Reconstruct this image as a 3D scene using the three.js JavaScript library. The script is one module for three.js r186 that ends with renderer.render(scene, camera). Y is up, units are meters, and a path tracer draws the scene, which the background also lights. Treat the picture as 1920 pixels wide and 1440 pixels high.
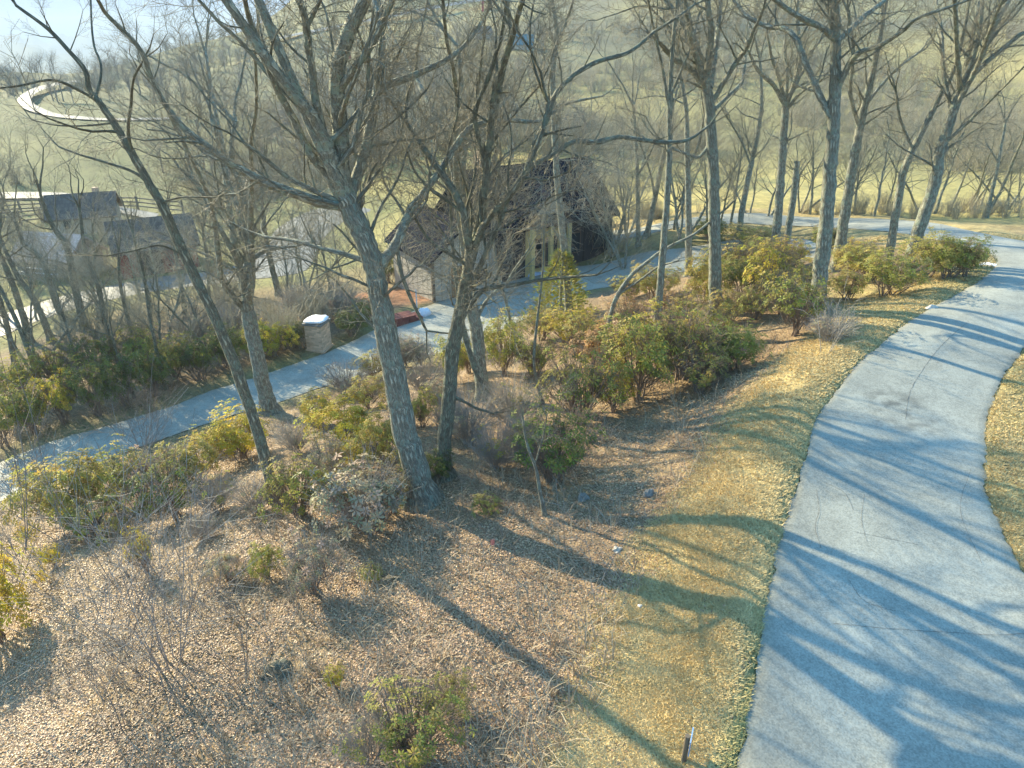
import * as THREE from 'three';

// ---------------------------------------------------------------- camera, sky, sun, exposure
const EYE = 9, PITCH = THREE.MathUtils.degToRad(27), FOCAL = 1331;   // metres above the near road; focal length in pixels of the 1920 x 1440 photograph
const scene = new THREE.Scene();
const camera = new THREE.PerspectiveCamera(2 * THREE.MathUtils.radToDeg(Math.atan(720 / FOCAL)), 4 / 3, 0.2, 9000);
camera.position.set(0, EYE, 0);
camera.rotation.x = -PITCH;
const renderer = new THREE.WebGLRenderer({ antialias: true });
renderer.setSize(1024, 768);
renderer.toneMapping = THREE.LinearToneMapping;
renderer.toneMappingExposure = 2.5;
renderer.shadowMap.enabled = true;
renderer.shadowMap.type = THREE.PCFSoftShadowMap;
const SUN_AZIMUTH = THREE.MathUtils.degToRad(47), SUN_HEIGHT = THREE.MathUtils.degToRad(23.5);   // degrees left of straight ahead, and above the horizon
const sunDirection = new THREE.Vector3(-Math.sin(SUN_AZIMUTH) * Math.cos(SUN_HEIGHT), Math.sin(SUN_HEIGHT), -Math.cos(SUN_AZIMUTH) * Math.cos(SUN_HEIGHT));
const sun = new THREE.DirectionalLight(new THREE.Color(1.0, 0.87, 0.585), 5.0);
sun.position.copy(sunDirection).multiplyScalar(150);
sun.castShadow = true;
sun.shadow.mapSize.set(4096, 4096);
Object.assign(sun.shadow.camera, { left: -90, right: 90, top: 90, bottom: -90, near: 1, far: 420 });
sun.shadow.radius = 1;
scene.add(sun, sun.target);
{
  const W = 512, Hh = 256, data = new Float32Array(W * Hh * 4), d = new THREE.Vector3();
  for (let row = 0; row < Hh; row++) for (let col = 0; col < W; col++) {
    const up = ((row + 0.5) / Hh - 0.5) * Math.PI, round = ((col + 0.5) / W - 0.5) * 2 * Math.PI;
    d.set(Math.cos(round) * Math.cos(up), Math.sin(up), Math.sin(round) * Math.cos(up));
    const k = Math.pow(1 - Math.max(0, d.y), 3.2), near = Math.max(0, d.dot(sunDirection));
    const glow = 0.16 * Math.pow(near, 6) + 0.4 * Math.pow(near, 60);
    const o = (row * W + col) * 4;
    data[o] = 0.108 * (1 - k) + 0.20 * k + glow * 1.0;
    data[o + 1] = 0.305 * (1 - k) + 0.29 * k + glow * 0.95;
    data[o + 2] = 0.56 * (1 - k) + 0.40 * k + glow * 0.85;
    data[o + 3] = 1;
  }
  const sky = new THREE.DataTexture(data, W, Hh, THREE.RGBAFormat, THREE.FloatType);
  sky.mapping = THREE.EquirectangularReflectionMapping;
  sky.magFilter = THREE.LinearFilter;
  sky.needsUpdate = true;
  scene.background = sky;
  scene.environment = sky;
}
scene.fog = new THREE.FogExp2(new THREE.Color(0.76, 0.89, 1.0), 0.00048);

// ---------------------------------------------------------------- helpers
const V = (x, y, z) => new THREE.Vector3(x, y, z);
const clamp = THREE.MathUtils.clamp, lerp = THREE.MathUtils.lerp;
const smooth = (a, b, x) => { const t = clamp((x - a) / (b - a), 0, 1); return t * t * (3 - 2 * t); };
const rng = (seed) => () => { seed = (seed + 0x6d2b79f5) | 0; let t = Math.imul(seed ^ (seed >>> 15), 1 | seed); t = (t + Math.imul(t ^ (t >>> 7), 61 | t)) ^ t; return ((t ^ (t >>> 14)) >>> 0) / 4294967296; };
const hash2 = (x, y) => { let h = Math.imul(x, 374761393) + Math.imul(y, 668265263); h = Math.imul(h ^ (h >>> 13), 1274126177); return ((h ^ (h >>> 16)) >>> 0) / 4294967296; };
function noise(x, y) {
  const ix = Math.floor(x), iy = Math.floor(y), fx = x - ix, fy = y - iy, u = fx * fx * (3 - 2 * fx), v = fy * fy * (3 - 2 * fy);
  return lerp(lerp(hash2(ix, iy), hash2(ix + 1, iy), u), lerp(hash2(ix, iy + 1), hash2(ix + 1, iy + 1), u), v) * 2 - 1;
}
const fbm = (x, y, n = 4) => { let s = 0, a = 0.5; for (let i = 0; i < n; i++) { s += a * noise(x, y); x = x * 2.03 + 17.1; y = y * 2.03 + 9.7; a *= 0.5; } return s; };
// a ray through a pixel of the 1920 x 1440 photograph; its component along the view axis is 1
const cp = Math.cos(PITCH), sp = Math.sin(PITCH);
const ray = (px, py) => { const a = (px - 960) / FOCAL, b = (720 - py) / FOCAL; return V(a, b * cp - sp, -(cp + b * sp)); };

// ---------------------------------------------------------------- the lie of the land: a thin-plate surface through surveyed spots
const polar = (x, z) => { const r = Math.hypot(x, z); return [1.9 * clamp(Math.atan2(x, -z), -1.5, 1.5), Math.log(clamp(r, 5, 3000))]; };
const spots = [];
const spot = (px, py, y) => { const d = ray(px, py), t = (y - EYE) / d.y; spots.push([d.x * t, y, d.z * t]); };
const far = (px, py, t) => { const d = ray(px, py); spots.push([d.x * t, EYE + d.y * t, d.z * t]); };
const S = (text, f) => text.trim().split(/\s+/).forEach((w) => f(...w.split(',').map(Number)));
// road and its shoulders
S('1640,1440,-.25 1650,1100,-.05 1660,940,.0 1700,760,.15 1750,660,.3 1800,590,.45 1870,530,.5 1900,480,.2 1378,1440,-.2 1430,1160,-.02 1487,930,.02 1540,770,.12 1640,655,.25 1728,588,.35 1845,520,.4 1920,1073,-.1 1847,900,.05 1850,780,.1 1920,650,.3 1920,900,.12', spot);
// the lot that falls away to the left
S('1330,1440,-.2 1390,1160,.06 1430,930,.1 1470,790,.2 1540,690,.3 1620,625,.32 1250,1440,-.4 1300,1160,-.3 1350,930,-.15 1390,810,-.15 1440,715,-.1 1520,660,.05 1150,1300,-.65 1200,950,-1.0 1260,800,-1.25 1340,720,-1.0 1430,660,-.7 1525,585,-.5 1620,565,-.15 1700,505,-.2 1780,500,.0', spot);
S('960,1050,-1.6 900,1300,-1.0 600,1300,-1.6 600,1430,-1.2 300,1430,-1.7 30,1430,-2.0 100,1300,-2.6 30,1100,-3.7 250,1000,-3.7 515,935,-2.9 790,935,-2.4 835,890,-2.5 1000,850,-2.1 1100,800,-2.1 1150,650,-2.7 1250,640,-2.1 1345,585,-1.4 905,740,-3.6 650,790,-4.2 450,830,-4.7 300,900,-4.9 120,960,-5.0 0,990,-4.9', spot);
// the driveway and the yard of the house
S('0,930,-6 0,867,-6.1 200,830,-6 330,790,-6 480,725,-6.05 600,690,-6.05 598,655,-6.1 640,760,-5.5 740,640,-5.8 850,600,-5.6 950,590,-5.3 1000,560,-5.3 1050,525,-5.3 1290,485,-3.6 1200,505,-4.3 1440,465,-2.9 1100,580,-4.4 1250,540,-3.1 1400,520,-2.4', spot);
far(790, 535, 45.5); far(1130, 485, 47.5); far(950, 520, 46);
// the road behind, the woods and the houses to the left
S('1741,425,38 1850,440,34.5 1600,419,42 1400,412,46 1230,428,47.5 1920,452,33 1920,400,44 150,650,37 300,700,33.5 0,760,31 500,640,37 600,600,40 200,550,50 0,600,45 500,500,53 600,420,64 730,490,54 330,525,52', far);
S('100,470,60 170,420,68 300,470,60 60,370,80 250,380,78 0,330,90 100,300,98 300,300,105 450,380,80 40,190,140 100,218,128 200,227,124 280,225,124 130,162,165 0,178,150 0,240,118 0,135,220 150,150,210 400,180,150 520,160,165 300,125,215', far);
// meadows and the hill beyond
S('690,380,68 750,300,82 700,200,130 600,230,120 600,60,235 760,30,262 860,8,285 450,80,238 350,95,242 1300,330,70 1250,200,135 1100,100,200 1100,10,290 1850,340,62 1850,400,47 1850,300,80 1600,330,68 1600,280,90 1800,200,125 1600,100,185 1600,10,290 1900,100,170 1900,20,260 1000,290,85 1000,200,135 1450,360,60', far);
S('0,20,420 200,20,420 400,10,420 600,-30,420 900,-60,400 1300,-60,400 1600,-60,400 1920,-60,400', (px, py, t) => { const d = ray(px, py); spots.push([d.x * t, px < 500 ? -30 : 30, d.z * t]); });
for (const az of [-1.5, -1.1, -0.8, 0.8, 1.1, 1.5]) for (const r of [7, 20, 60, 250]) spots.push([r * Math.sin(az), az < 0 ? (Math.abs(az) > 1.4 ? -1.5 : [-2.2, -5.5, -8, -10][[7, 20, 60, 250].indexOf(r)]) : (Math.abs(az) > 1.4 ? -1.5 : [0, 0.3, 0, 10][[7, 20, 60, 250].indexOf(r)]), -r * Math.cos(az)]);
for (let az = -1.4; az < 1.5; az += 0.35) for (const r of [900, 2900]) spots.push([r * Math.sin(az), r > 1000 ? -120 : -60, -r * Math.cos(az)]);
const plate = (() => {
  const n = spots.length, m = n + 3, q = spots.map(([x, , z]) => polar(x, z)), A = Array.from({ length: m }, () => new Float64Array(m + 1));
  const U = (d2) => (d2 < 1e-12 ? 0 : d2 * Math.log(d2));
  for (let i = 0; i < n; i++) {
    for (let j = 0; j < n; j++) A[i][j] = U((q[i][0] - q[j][0]) ** 2 + (q[i][1] - q[j][1]) ** 2);
    A[i][i] += 0.004;
    A[i][n] = A[n][i] = 1; A[i][n + 1] = A[n + 1][i] = q[i][0]; A[i][n + 2] = A[n + 2][i] = q[i][1];
    A[i][m] = spots[i][1];
  }
  for (let c = 0; c < m; c++) {
    let p = c;
    for (let r = c + 1; r < m; r++) if (Math.abs(A[r][c]) > Math.abs(A[p][c])) p = r;
    [A[c], A[p]] = [A[p], A[c]];
    for (let r = c + 1; r < m; r++) { const k = A[r][c] / A[c][c]; if (k) for (let j = c; j <= m; j++) A[r][j] -= k * A[c][j]; }
  }
  const w = new Float64Array(m);
  for (let r = m - 1; r >= 0; r--) { let s = A[r][m]; for (let j = r + 1; j < m; j++) s -= A[r][j] * w[j]; w[r] = s / A[r][r]; }
  return (x, z) => { const [a, b] = polar(x, z); let s = w[n] + w[n + 1] * a + w[n + 2] * b; for (let i = 0; i < n; i++) s += w[i] * U((a - q[i][0]) ** 2 + (b - q[i][1]) ** 2); return s; };
})();
// where the ray through a pixel first meets the land
function at(px, py, height = plate) {
  const d = ray(px, py);
  let t0 = 5, t = 5;
  for (; t < 3000; t0 = t, t *= 1.012) if (EYE + d.y * t < height(d.x * t, d.z * t)) break;
  for (let i = 0; i < 20; i++) { const m = (t0 + t) / 2; if (EYE + d.y * m < height(d.x * m, d.z * m)) t = m; else t0 = m; }
  return V(d.x * t, height(d.x * t, d.z * t), d.z * t);
}
const pixelOf = (p) => { const y = p.y - EYE, f = -p.z * cp - y * sp, u = y * cp - p.z * sp; return [960 + FOCAL * p.x / f, 720 - FOCAL * u / f, f]; };

// ---------------------------------------------------------------- roads: strips lofted between two edges
function edges(text) {   // "leftx,lefty,rightx,righty ..."
  const L = [], R = [];
  S(text, (a, b, c, d) => { L.push(at(a, b)); R.push(at(c, d)); });
  const cl = new THREE.CatmullRomCurve3(L, false, 'centripetal'), cr = new THREE.CatmullRomCurve3(R, false, 'centripetal'), n = L.length;
  return { sample: (k) => [cl.getPoint(k), cr.getPoint(k)], n };
}
const strips = {
  road: edges('1345,1580,2500,1580 1360,1500,2300,1480 1378,1440,2160,1330 1405,1330,2040,1200 1430,1160,1965,1120 1455,1040,1920,1073 1487,930,1880,997 1510,850,1850,930 1540,770,1845,860 1580,715,1848,790 1640,655,1885,700 1728,588,1935,640 1805,545,2010,585 1845,520,2080,530 1866,498,2080,490 1862,480,2020,470 1828,468,1960,458 1750,448,1874,444 1678,436,1812,431 1600,429,1741,417 1500,424,1603,409 1395,419,1450,402 1300,424,1330,404 1220,438,1230,420 1150,450,1150,432'),
  drive: edges('-220,960,-200,1060 -110,912,-100,985 0,867,0,940 100,827,100,903 205,797,200,862 317,763,333,813 403,730,423,783 500,700,513,757 597,667,613,723 676,632,730,690 750,594,850,655 850,555,930,622 935,512,1003,590 1050,500,1100,545 1180,480,1200,528 1270,466,1300,505 1360,452,1400,485 1440,446,1520,484 1510,448,1570,470'),
  back: edges('-90,612,-100,672 0,590,0,632 60,572,60,606 130,552,130,582 235,530,235,556 330,515,335,540 420,505,440,528 490,468,560,512 525,425,600,455 570,400,640,418 625,382,700,394'),
  lower: edges('-80,365,-80,377 0,364,0,376 100,364,100,376 165,370,160,382 225,390,215,400 300,405,290,416'),
  loop: edges('150,150,160,154 88,161,96,166 52,174,68,178 34,188,60,192 42,204,78,205 69,215,117,218 117,224,160,222 198,229,198,225 281,228,281,224 340,226,340,223'),
  hilltop: edges('520,73,520,77 600,56,600,61 680,40,680,45 760,24,760,30 860,5,860,11 920,-4,920,2'),
};
const inStrips = [];
for (const [name, e] of Object.entries(strips)) {
  const N = { road: 150, drive: 120, back: 60 }[name] || 50, pts = [];
  for (let i = 0; i <= N; i++) pts.push(e.sample(i / N));
  e.rows = pts;
  e.poly = [...pts.map((p) => p[0]), ...pts.map((p) => p[1]).reverse()].map((p) => [p.x, p.z]);
  const xs = e.poly.map((p) => p[0]), zs = e.poly.map((p) => p[1]);
  e.box = [Math.min(...xs), Math.max(...xs), Math.min(...zs), Math.max(...zs)];
}
// signed distance to a strip's outline: below zero on the paving
function toStrip(e, x, z, most = 6) {
  if (x < e.box[0] - most || x > e.box[1] + most || z < e.box[2] - most || z > e.box[3] + most) return most;
  let best = 1e9, inside = false;
  const P = e.poly;
  for (let i = 0, j = P.length - 1; i < P.length; j = i++) {
    const [ax, az] = P[j], [bx, bz] = P[i], dx = bx - ax, dz = bz - az, l = dx * dx + dz * dz || 1e-9, t = clamp(((x - ax) * dx + (z - az) * dz) / l, 0, 1);
    best = Math.min(best, (x - ax - t * dx) ** 2 + (z - az - t * dz) ** 2);
    if ((az > z) !== (bz > z) && x < ((bx - ax) * (z - az)) / (bz - az) + ax) inside = !inside;
  }
  return Math.min(most, (inside ? -1 : 1) * Math.sqrt(best));
}
const toPaving = (x, z) => Math.min(toStrip(strips.road, x, z), toStrip(strips.drive, x, z), toStrip(strips.back, x, z));
// the ground itself: the plate, roughened away from the paving and sunk a little beneath it
function ground(x, z, d = toPaving(x, z)) {
  const r = Math.hypot(x, z), off = smooth(0.05, 1.2, d);
  let y = plate(x, z) + off * (0.11 * fbm(x * 0.55, z * 0.55, 3) + 0.055 * fbm(x * 2.3 + 5, z * 2.3, 3));
  y += smooth(70, 160, r) * r * 0.012 * fbm(x * 0.018 + 3, z * 0.018, 4) + smooth(900, 2000, r) * 130 * Math.abs(fbm(x * 0.0011 + 7, z * 0.0011, 4));
  const shoulder = smooth(0, 0.35, d) * smooth(1.9, 0.6, d) * 0.05;
  return y + shoulder - 0.07 * smooth(0.12, -0.12, d);
}
const onGround = (px, py) => { const p = at(px, py); p.y = ground(p.x, p.z); return p; };

// ---------------------------------------------------------------- materials
function tile(n, f, srgb = false) {   // a computed square texture; f(x, y) in 0..1 gives [r, g, b]
  const data = new Uint8Array(n * n * 4);
  for (let y = 0; y < n; y++) for (let x = 0; x < n; x++) { const c = f(x / n, y / n); for (let k = 0; k < 3; k++) data[(y * n + x) * 4 + k] = clamp(Math.round((Array.isArray(c) ? c[k] : c) * 255), 0, 255); data[(y * n + x) * 4 + 3] = 255; }
  const t = new THREE.DataTexture(data, n, n);
  t.wrapS = t.wrapT = THREE.RepeatWrapping; t.magFilter = THREE.LinearFilter; t.minFilter = THREE.LinearMipmapLinearFilter; t.generateMipmaps = true;
  if (srgb) t.colorSpace = THREE.SRGBColorSpace;
  t.needsUpdate = true;
  return t;
}
// noise that repeats after p cells
function pnoise(x, y, p) {
  const ix = Math.floor(x), iy = Math.floor(y), fx = x - ix, fy = y - iy, u = fx * fx * (3 - 2 * fx), v = fy * fy * (3 - 2 * fy), w = (k) => ((k % p) + p) % p;
  return lerp(lerp(hash2(w(ix), w(iy)), hash2(w(ix + 1), w(iy)), u), lerp(hash2(w(ix), w(iy + 1)), hash2(w(ix + 1), w(iy + 1)), u), v) * 2 - 1;
}
const pfbm = (x, y, p, n) => { let s = 0, a = 0.5; for (let i = 0; i < n; i++) { s += a * pnoise(x * p, y * p, p); p *= 2; a *= 0.55; } return s; };
const groundGrain = tile(1024, (x, y) => 0.72 + 0.30 * pfbm(x, y, 12, 3) + 0.34 * pfbm(x + 0.3, y, 90, 3));
const groundBump = tile(1024, (x, y) => 0.5 + 0.35 * pfbm(x, y, 24, 5));
const asphaltGrain = tile(1024, (x, y) => { const c = 0.84 + 0.10 * pfbm(x, y, 5, 3) + 0.14 * pfbm(x + 0.2, y, 34, 2) + 0.34 * pfbm(x, y + 0.4, 140, 2); return [c * 1.0, c, c * 0.985]; });
const asphaltBump = tile(512, (x, y) => 0.5 + 0.4 * pfbm(x, y, 90, 2));
const barkBump = tile(512, (x, y) => { const w = 0.12 * pfbm(x, y, 6, 3); const ridge = Math.abs(pfbm(x + w, y * 0.25, 16, 3)); return clamp(0.15 + 1.9 * ridge + 0.2 * pfbm(x, y, 60, 2), 0, 1); });
const barkColor = tile(512, (x, y) => {
  const w = 0.12 * pfbm(x, y, 6, 3), ridge = Math.abs(pfbm(x + w, y * 0.25, 16, 3)), lichen = smooth(0.02, 0.26, pfbm(x + 0.5, y, 7, 4)), pale = smooth(0.2, 0.4, pfbm(x, y + 0.37, 11, 4));
  const k = 0.78 + 0.75 * ridge + 0.22 * pfbm(x, y, 70, 2);
  let c = [0.60 * k, 0.60 * k, 0.535 * k];
  c = c.map((v, i) => lerp(v, [0.56, 0.63, 0.57][i] * (0.7 + 0.5 * k), lichen * 0.6));
  return c.map((v, i) => lerp(v, [0.72, 0.73, 0.69][i], pale * 0.35));
}, true);
const M = {
  ground: new THREE.MeshStandardMaterial({ vertexColors: true, map: groundGrain, bumpMap: groundBump, bumpScale: 0.05, roughness: 0.95 }),
  road: new THREE.MeshStandardMaterial({ color: new THREE.Color(0.375, 0.385, 0.34), vertexColors: true, map: asphaltGrain, bumpMap: asphaltBump, bumpScale: 0.004, roughness: 0.72 }),
  paleRoad: new THREE.MeshStandardMaterial({ color: new THREE.Color(0.22, 0.23, 0.225), vertexColors: true, map: asphaltGrain, roughness: 0.6 }),
  crack: new THREE.MeshStandardMaterial({ color: new THREE.Color(0.10, 0.10, 0.10), roughness: 0.9 }),
  bark: new THREE.MeshStandardMaterial({ map: barkColor, bumpMap: barkBump, bumpScale: 0.035, roughness: 0.9 }),
  darkBark: new THREE.MeshStandardMaterial({ color: new THREE.Color(0.80, 0.77, 0.70), map: barkColor, bumpMap: barkBump, bumpScale: 0.045, roughness: 0.9 }),
  paleTwig: new THREE.MeshStandardMaterial({ color: new THREE.Color(0.37, 0.345, 0.25), roughness: 0.75 }),
  twig: new THREE.MeshStandardMaterial({ color: new THREE.Color(0.27, 0.245, 0.175), roughness: 0.75 }),
  brush: new THREE.MeshStandardMaterial({ color: new THREE.Color(0.25, 0.19, 0.15), roughness: 0.85 }),
};
M.ground.name = 'ground'; M.road.name = 'asphalt'; M.bark.name = 'bark'; M.twig.name = 'twig';

function tag(o, label, category, group, kind) {
  if (label) o.userData.label = label;
  if (category) o.userData.category = category;
  if (group) o.userData.group = group;
  if (kind) o.userData.kind = kind;
  return o;
}
const taken = {};
const numbered = (name) => { const k = (taken[name] = (taken[name] ?? -1) + 1); return k ? name + '_' + String(k).padStart(3, '0') : name; };
function part(name, geometry, material, parent, kind) {
  const m = new THREE.Mesh(geometry, material);
  m.name = name; m.castShadow = m.receiveShadow = true;
  if (kind) m.userData.kind = kind;
  parent.add(m);
  return m;
}
function thing(name, label, category, position, group) {
  const o = new THREE.Group();
  o.name = numbered(name);
  if (position) o.position.copy(position);
  scene.add(o);
  return tag(o, label, category, group);
}
const solo = (name, geometry, material, label, category, group, kind) => tag(part(numbered(name), geometry, material, scene), label, category, group, kind);

// ---------------------------------------------------------------- the ground: one sheet to the horizon, finer where the lot is near
const nearLot = (x, z) => smooth(46, 34, Math.hypot(x, z));
const mix3 = (a, b, k) => a.map((v, i) => v + (b[i] - v) * k);
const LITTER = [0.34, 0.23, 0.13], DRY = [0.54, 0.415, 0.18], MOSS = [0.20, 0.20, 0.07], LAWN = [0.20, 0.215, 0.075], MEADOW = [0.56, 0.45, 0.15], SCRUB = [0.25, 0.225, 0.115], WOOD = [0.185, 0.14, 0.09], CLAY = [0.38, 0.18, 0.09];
const clayAt = at(755, 553);
function soil(x, z, dRoad, dDrive, dBack) {
  const r = Math.hypot(x, z), az = Math.atan2(x, -z), n1 = fbm(x * 0.35, z * 0.35, 4), n2 = fbm(x * 0.09 + 40, z * 0.09, 4);
  let c = mix3(LITTER, [0.40, 0.29, 0.15], clamp(0.4 + n1, 0, 1));
  // far fields
  const field = r < 40 ? 0 : smooth(40, 52, r);
  if (field) {
    const left = smooth(-0.05, -0.42, az) * smooth(45, 70, r), high = smooth(75, 120, r);
    let f = mix3(MEADOW, SCRUB, clamp(high * (0.35 + 1.6 * fbm(x * 0.03, z * 0.03 + 9, 4)), 0, 0.9));
    f = mix3(f, LAWN, clamp(left * (0.75 + 0.8 * n2), 0, 1));
    f = mix3(f, LAWN, clamp(0.15 + 0.9 * fbm(x * 0.02 + 11, z * 0.02, 3), 0, 0.45));
    f = f.map((v) => v * (1 - 0.18 * high));
    c = mix3(c, f, field);
  }
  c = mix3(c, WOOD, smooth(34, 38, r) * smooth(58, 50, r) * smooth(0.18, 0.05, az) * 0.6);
  const shoulder = smooth(2.7, 1.3, dRoad + 1.0 * n1 - (r < 15 ? 0.8 * smooth(15, 9, r) : 0)) * (r < 60 ? 1 : 0);
  if (shoulder > 0) c = mix3(c, mix3(DRY, MOSS, clamp(0.02 + 0.45 * n2 + 0.8 * smooth(0.4, 0.1, dRoad) * smooth(13, 8, r), 0, 0.85)), shoulder);
  if (x > 11 && r < 33 && dRoad > 0) c = mix3(mix3(DRY, MOSS, clamp(0.35 + 0.9 * n1, 0, 1)), c, smooth(5, 6, dRoad));
  c = mix3(c, mix3([0.27, 0.23, 0.11], MOSS, clamp(0.5 + n1, 0, 1)), smooth(1.6, 0.7, dDrive + 0.6 * n1) * 0.8);
  c = mix3(c, mix3(LAWN, [0.40, 0.36, 0.12], 0.4), smooth(4, 2, dBack + n1) * (r > 44 ? 1 : 0) * 0.8);
  c = mix3(c, CLAY, smooth(3.2, 1.6, Math.hypot((x - clayAt.x) * 0.6, z - clayAt.z) + n1 * 1.5));
  const v = 1 + 0.35 * fbm(x * 1.7, z * 1.7 + 3, 3);
  return c.map((k) => k * v);
}
{
  const azs = [], rs = [];
  for (let a = -180; a < -45; a += 3) azs.push(a);
  for (let i = 0; i <= 420; i++) azs.push(-45 + (90 * i) / 420);
  for (let a = 48; a <= 180; a += 3) azs.push(a);
  for (let r = 0.5; r < 5; r *= 1.35) rs.push(r);
  for (let r = 5; r < 60; r *= 1.0085) rs.push(r);
  for (let r = 60; r < 500; r *= 1.02) rs.push(r);
  for (let r = 500; r < 5200; r *= 1.06) rs.push(r);
  const na = azs.length, nr = rs.length, pos = new Float32Array(na * nr * 3), col = new Float32Array(na * nr * 3), uv = new Float32Array(na * nr * 2), idx = [];
  for (let i = 0; i < nr; i++) for (let j = 0; j < na; j++) {
    const a = THREE.MathUtils.degToRad(azs[j]), x = rs[i] * Math.sin(a), z = -rs[i] * Math.cos(a), k = i * na + j;
    const dR = toStrip(strips.road, x, z), dD = toStrip(strips.drive, x, z), dB = toStrip(strips.back, x, z);
    pos.set([x, ground(x, z, Math.min(dR, dD, dB)), z], k * 3);
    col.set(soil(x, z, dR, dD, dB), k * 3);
    uv.set([x / 2.3, z / 2.3], k * 2);
    if (i && j) { const q = k - 1, u = k - na, s = u - 1; idx.push(s, u, k, s, k, q); }
  }
  const g = new THREE.BufferGeometry();
  g.setAttribute('position', new THREE.BufferAttribute(pos, 3)); g.setAttribute('color', new THREE.BufferAttribute(col, 3)); g.setAttribute('uv', new THREE.BufferAttribute(uv, 2));
  g.setIndex(idx.reverse());
  g.computeVertexNormals();
  solo('ground', g, M.ground, 'leaf covered slope with dry grass verges and brown winter fields rising behind', 'ground', null, 'structure');
}
const patchAt = at(1690, 772);
function strip(e, across, lift, edgeNoise) {
  const rows = e.rows.length, pos = [], uv = [], col = [], idx = [];
  for (let i = 0; i < rows; i++) {
    const [l, r] = e.rows[i], w = l.distanceTo(r);
    for (let j = 0; j <= across; j++) {
      let k = j / across;
      const edge = j === 0 || j === across;
      const p = l.clone().lerp(r, k);
      if (edge) { const s = edgeNoise * fbm(p.x * 1.9, p.z * 1.9, 3) + edgeNoise * 0.4 * noise(p.x * 9, p.z * 9); p.addScaledVector(r.clone().sub(l).normalize(), j ? -s : s); }
      const crown = lift + 0.02 * (1 - (2 * k - 1) ** 2);
      pos.push(p.x, plate(p.x, p.z) + crown - (edge ? 0.02 : 0), p.z);
      uv.push(p.x / 3.1, p.z / 3.1);
      // wheel tracks, blotches, one rough dark patch and dusty edges
      const track = Math.exp(-(((Math.abs(k - 0.5) - 0.22) / 0.09) ** 2)), rough = smooth(1.1, 0.3, Math.hypot(p.x - patchAt.x, (p.z - patchAt.z) * 0.6)) * smooth(-0.2, 0.5, noise(p.x * 6, p.z * 6)), rim = smooth(0.06, 0, Math.min(k, 1 - k));
      const v = 0.93 + 0.22 * fbm(p.x * 0.5, p.z * 0.5, 4) + 0.16 * fbm(p.x * 2.6 + 9, p.z * 2.6, 3) + 0.07 * track - 0.4 * rough - 0.12 * rim;
      col.push(v * (1 + 0.06 * rim), v, v * (1 - 0.08 * rim));
      if (i && j) { const n = i * (across + 1) + j, q = n - 1, u = n - across - 1, s = u - 1; idx.push(s, n, u, s, q, n); }
    }
  }
  const g = new THREE.BufferGeometry();
  g.setAttribute('position', new THREE.Float32BufferAttribute(pos, 3)); g.setAttribute('uv', new THREE.Float32BufferAttribute(uv, 2)); g.setAttribute('color', new THREE.Float32BufferAttribute(col, 3));
  g.setIndex(idx); g.computeVertexNormals();
  if (g.attributes.normal.getY(5) < 0) { g.setIndex(idx.reverse()); g.computeVertexNormals(); }
  return g;
}
{ // finer rows for the near road
  for (const [name, n] of [['road', 700], ['drive', 420]]) { const e = strips[name], old = e.rows; e.rows = []; for (let i = 0; i <= n; i++) e.rows.push(e.sample(i / n)); strips[name].fine = e.rows; e.geometry = strip(e, name === 'road' ? 40 : 24, 0.02, 0.10); e.rows = old; }
}
solo('road', strips.road.geometry, M.road, 'wide pale grey asphalt lane curving away on the right, striped with tree shadows', 'road', null, 'structure');
solo('driveway', strips.drive.geometry, M.road, 'narrow grey asphalt driveway passing the brick pillar towards the house', 'driveway', null, 'structure');
solo('road', strip(strips.back, 8, 0.03, 0.1), M.paleRoad, 'pale lane behind the bare woods on the left', 'road', null, 'structure');
solo('road', strip(strips.lower, 4, 0.25, 0.1), M.paleRoad, 'pale road strip behind the grey roofed house at the left edge', 'road', null, 'structure');
solo('road', strip(strips.loop, 4, 0.35, 0.1), M.paleRoad, 'pale hairpin road on the far hillside at upper left', 'road', null, 'structure');
solo('road', strip(strips.hilltop, 3, 0.5, 0.1), M.paleRoad, 'thin pale road climbing the far hilltop', 'road', null, 'structure');

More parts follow.
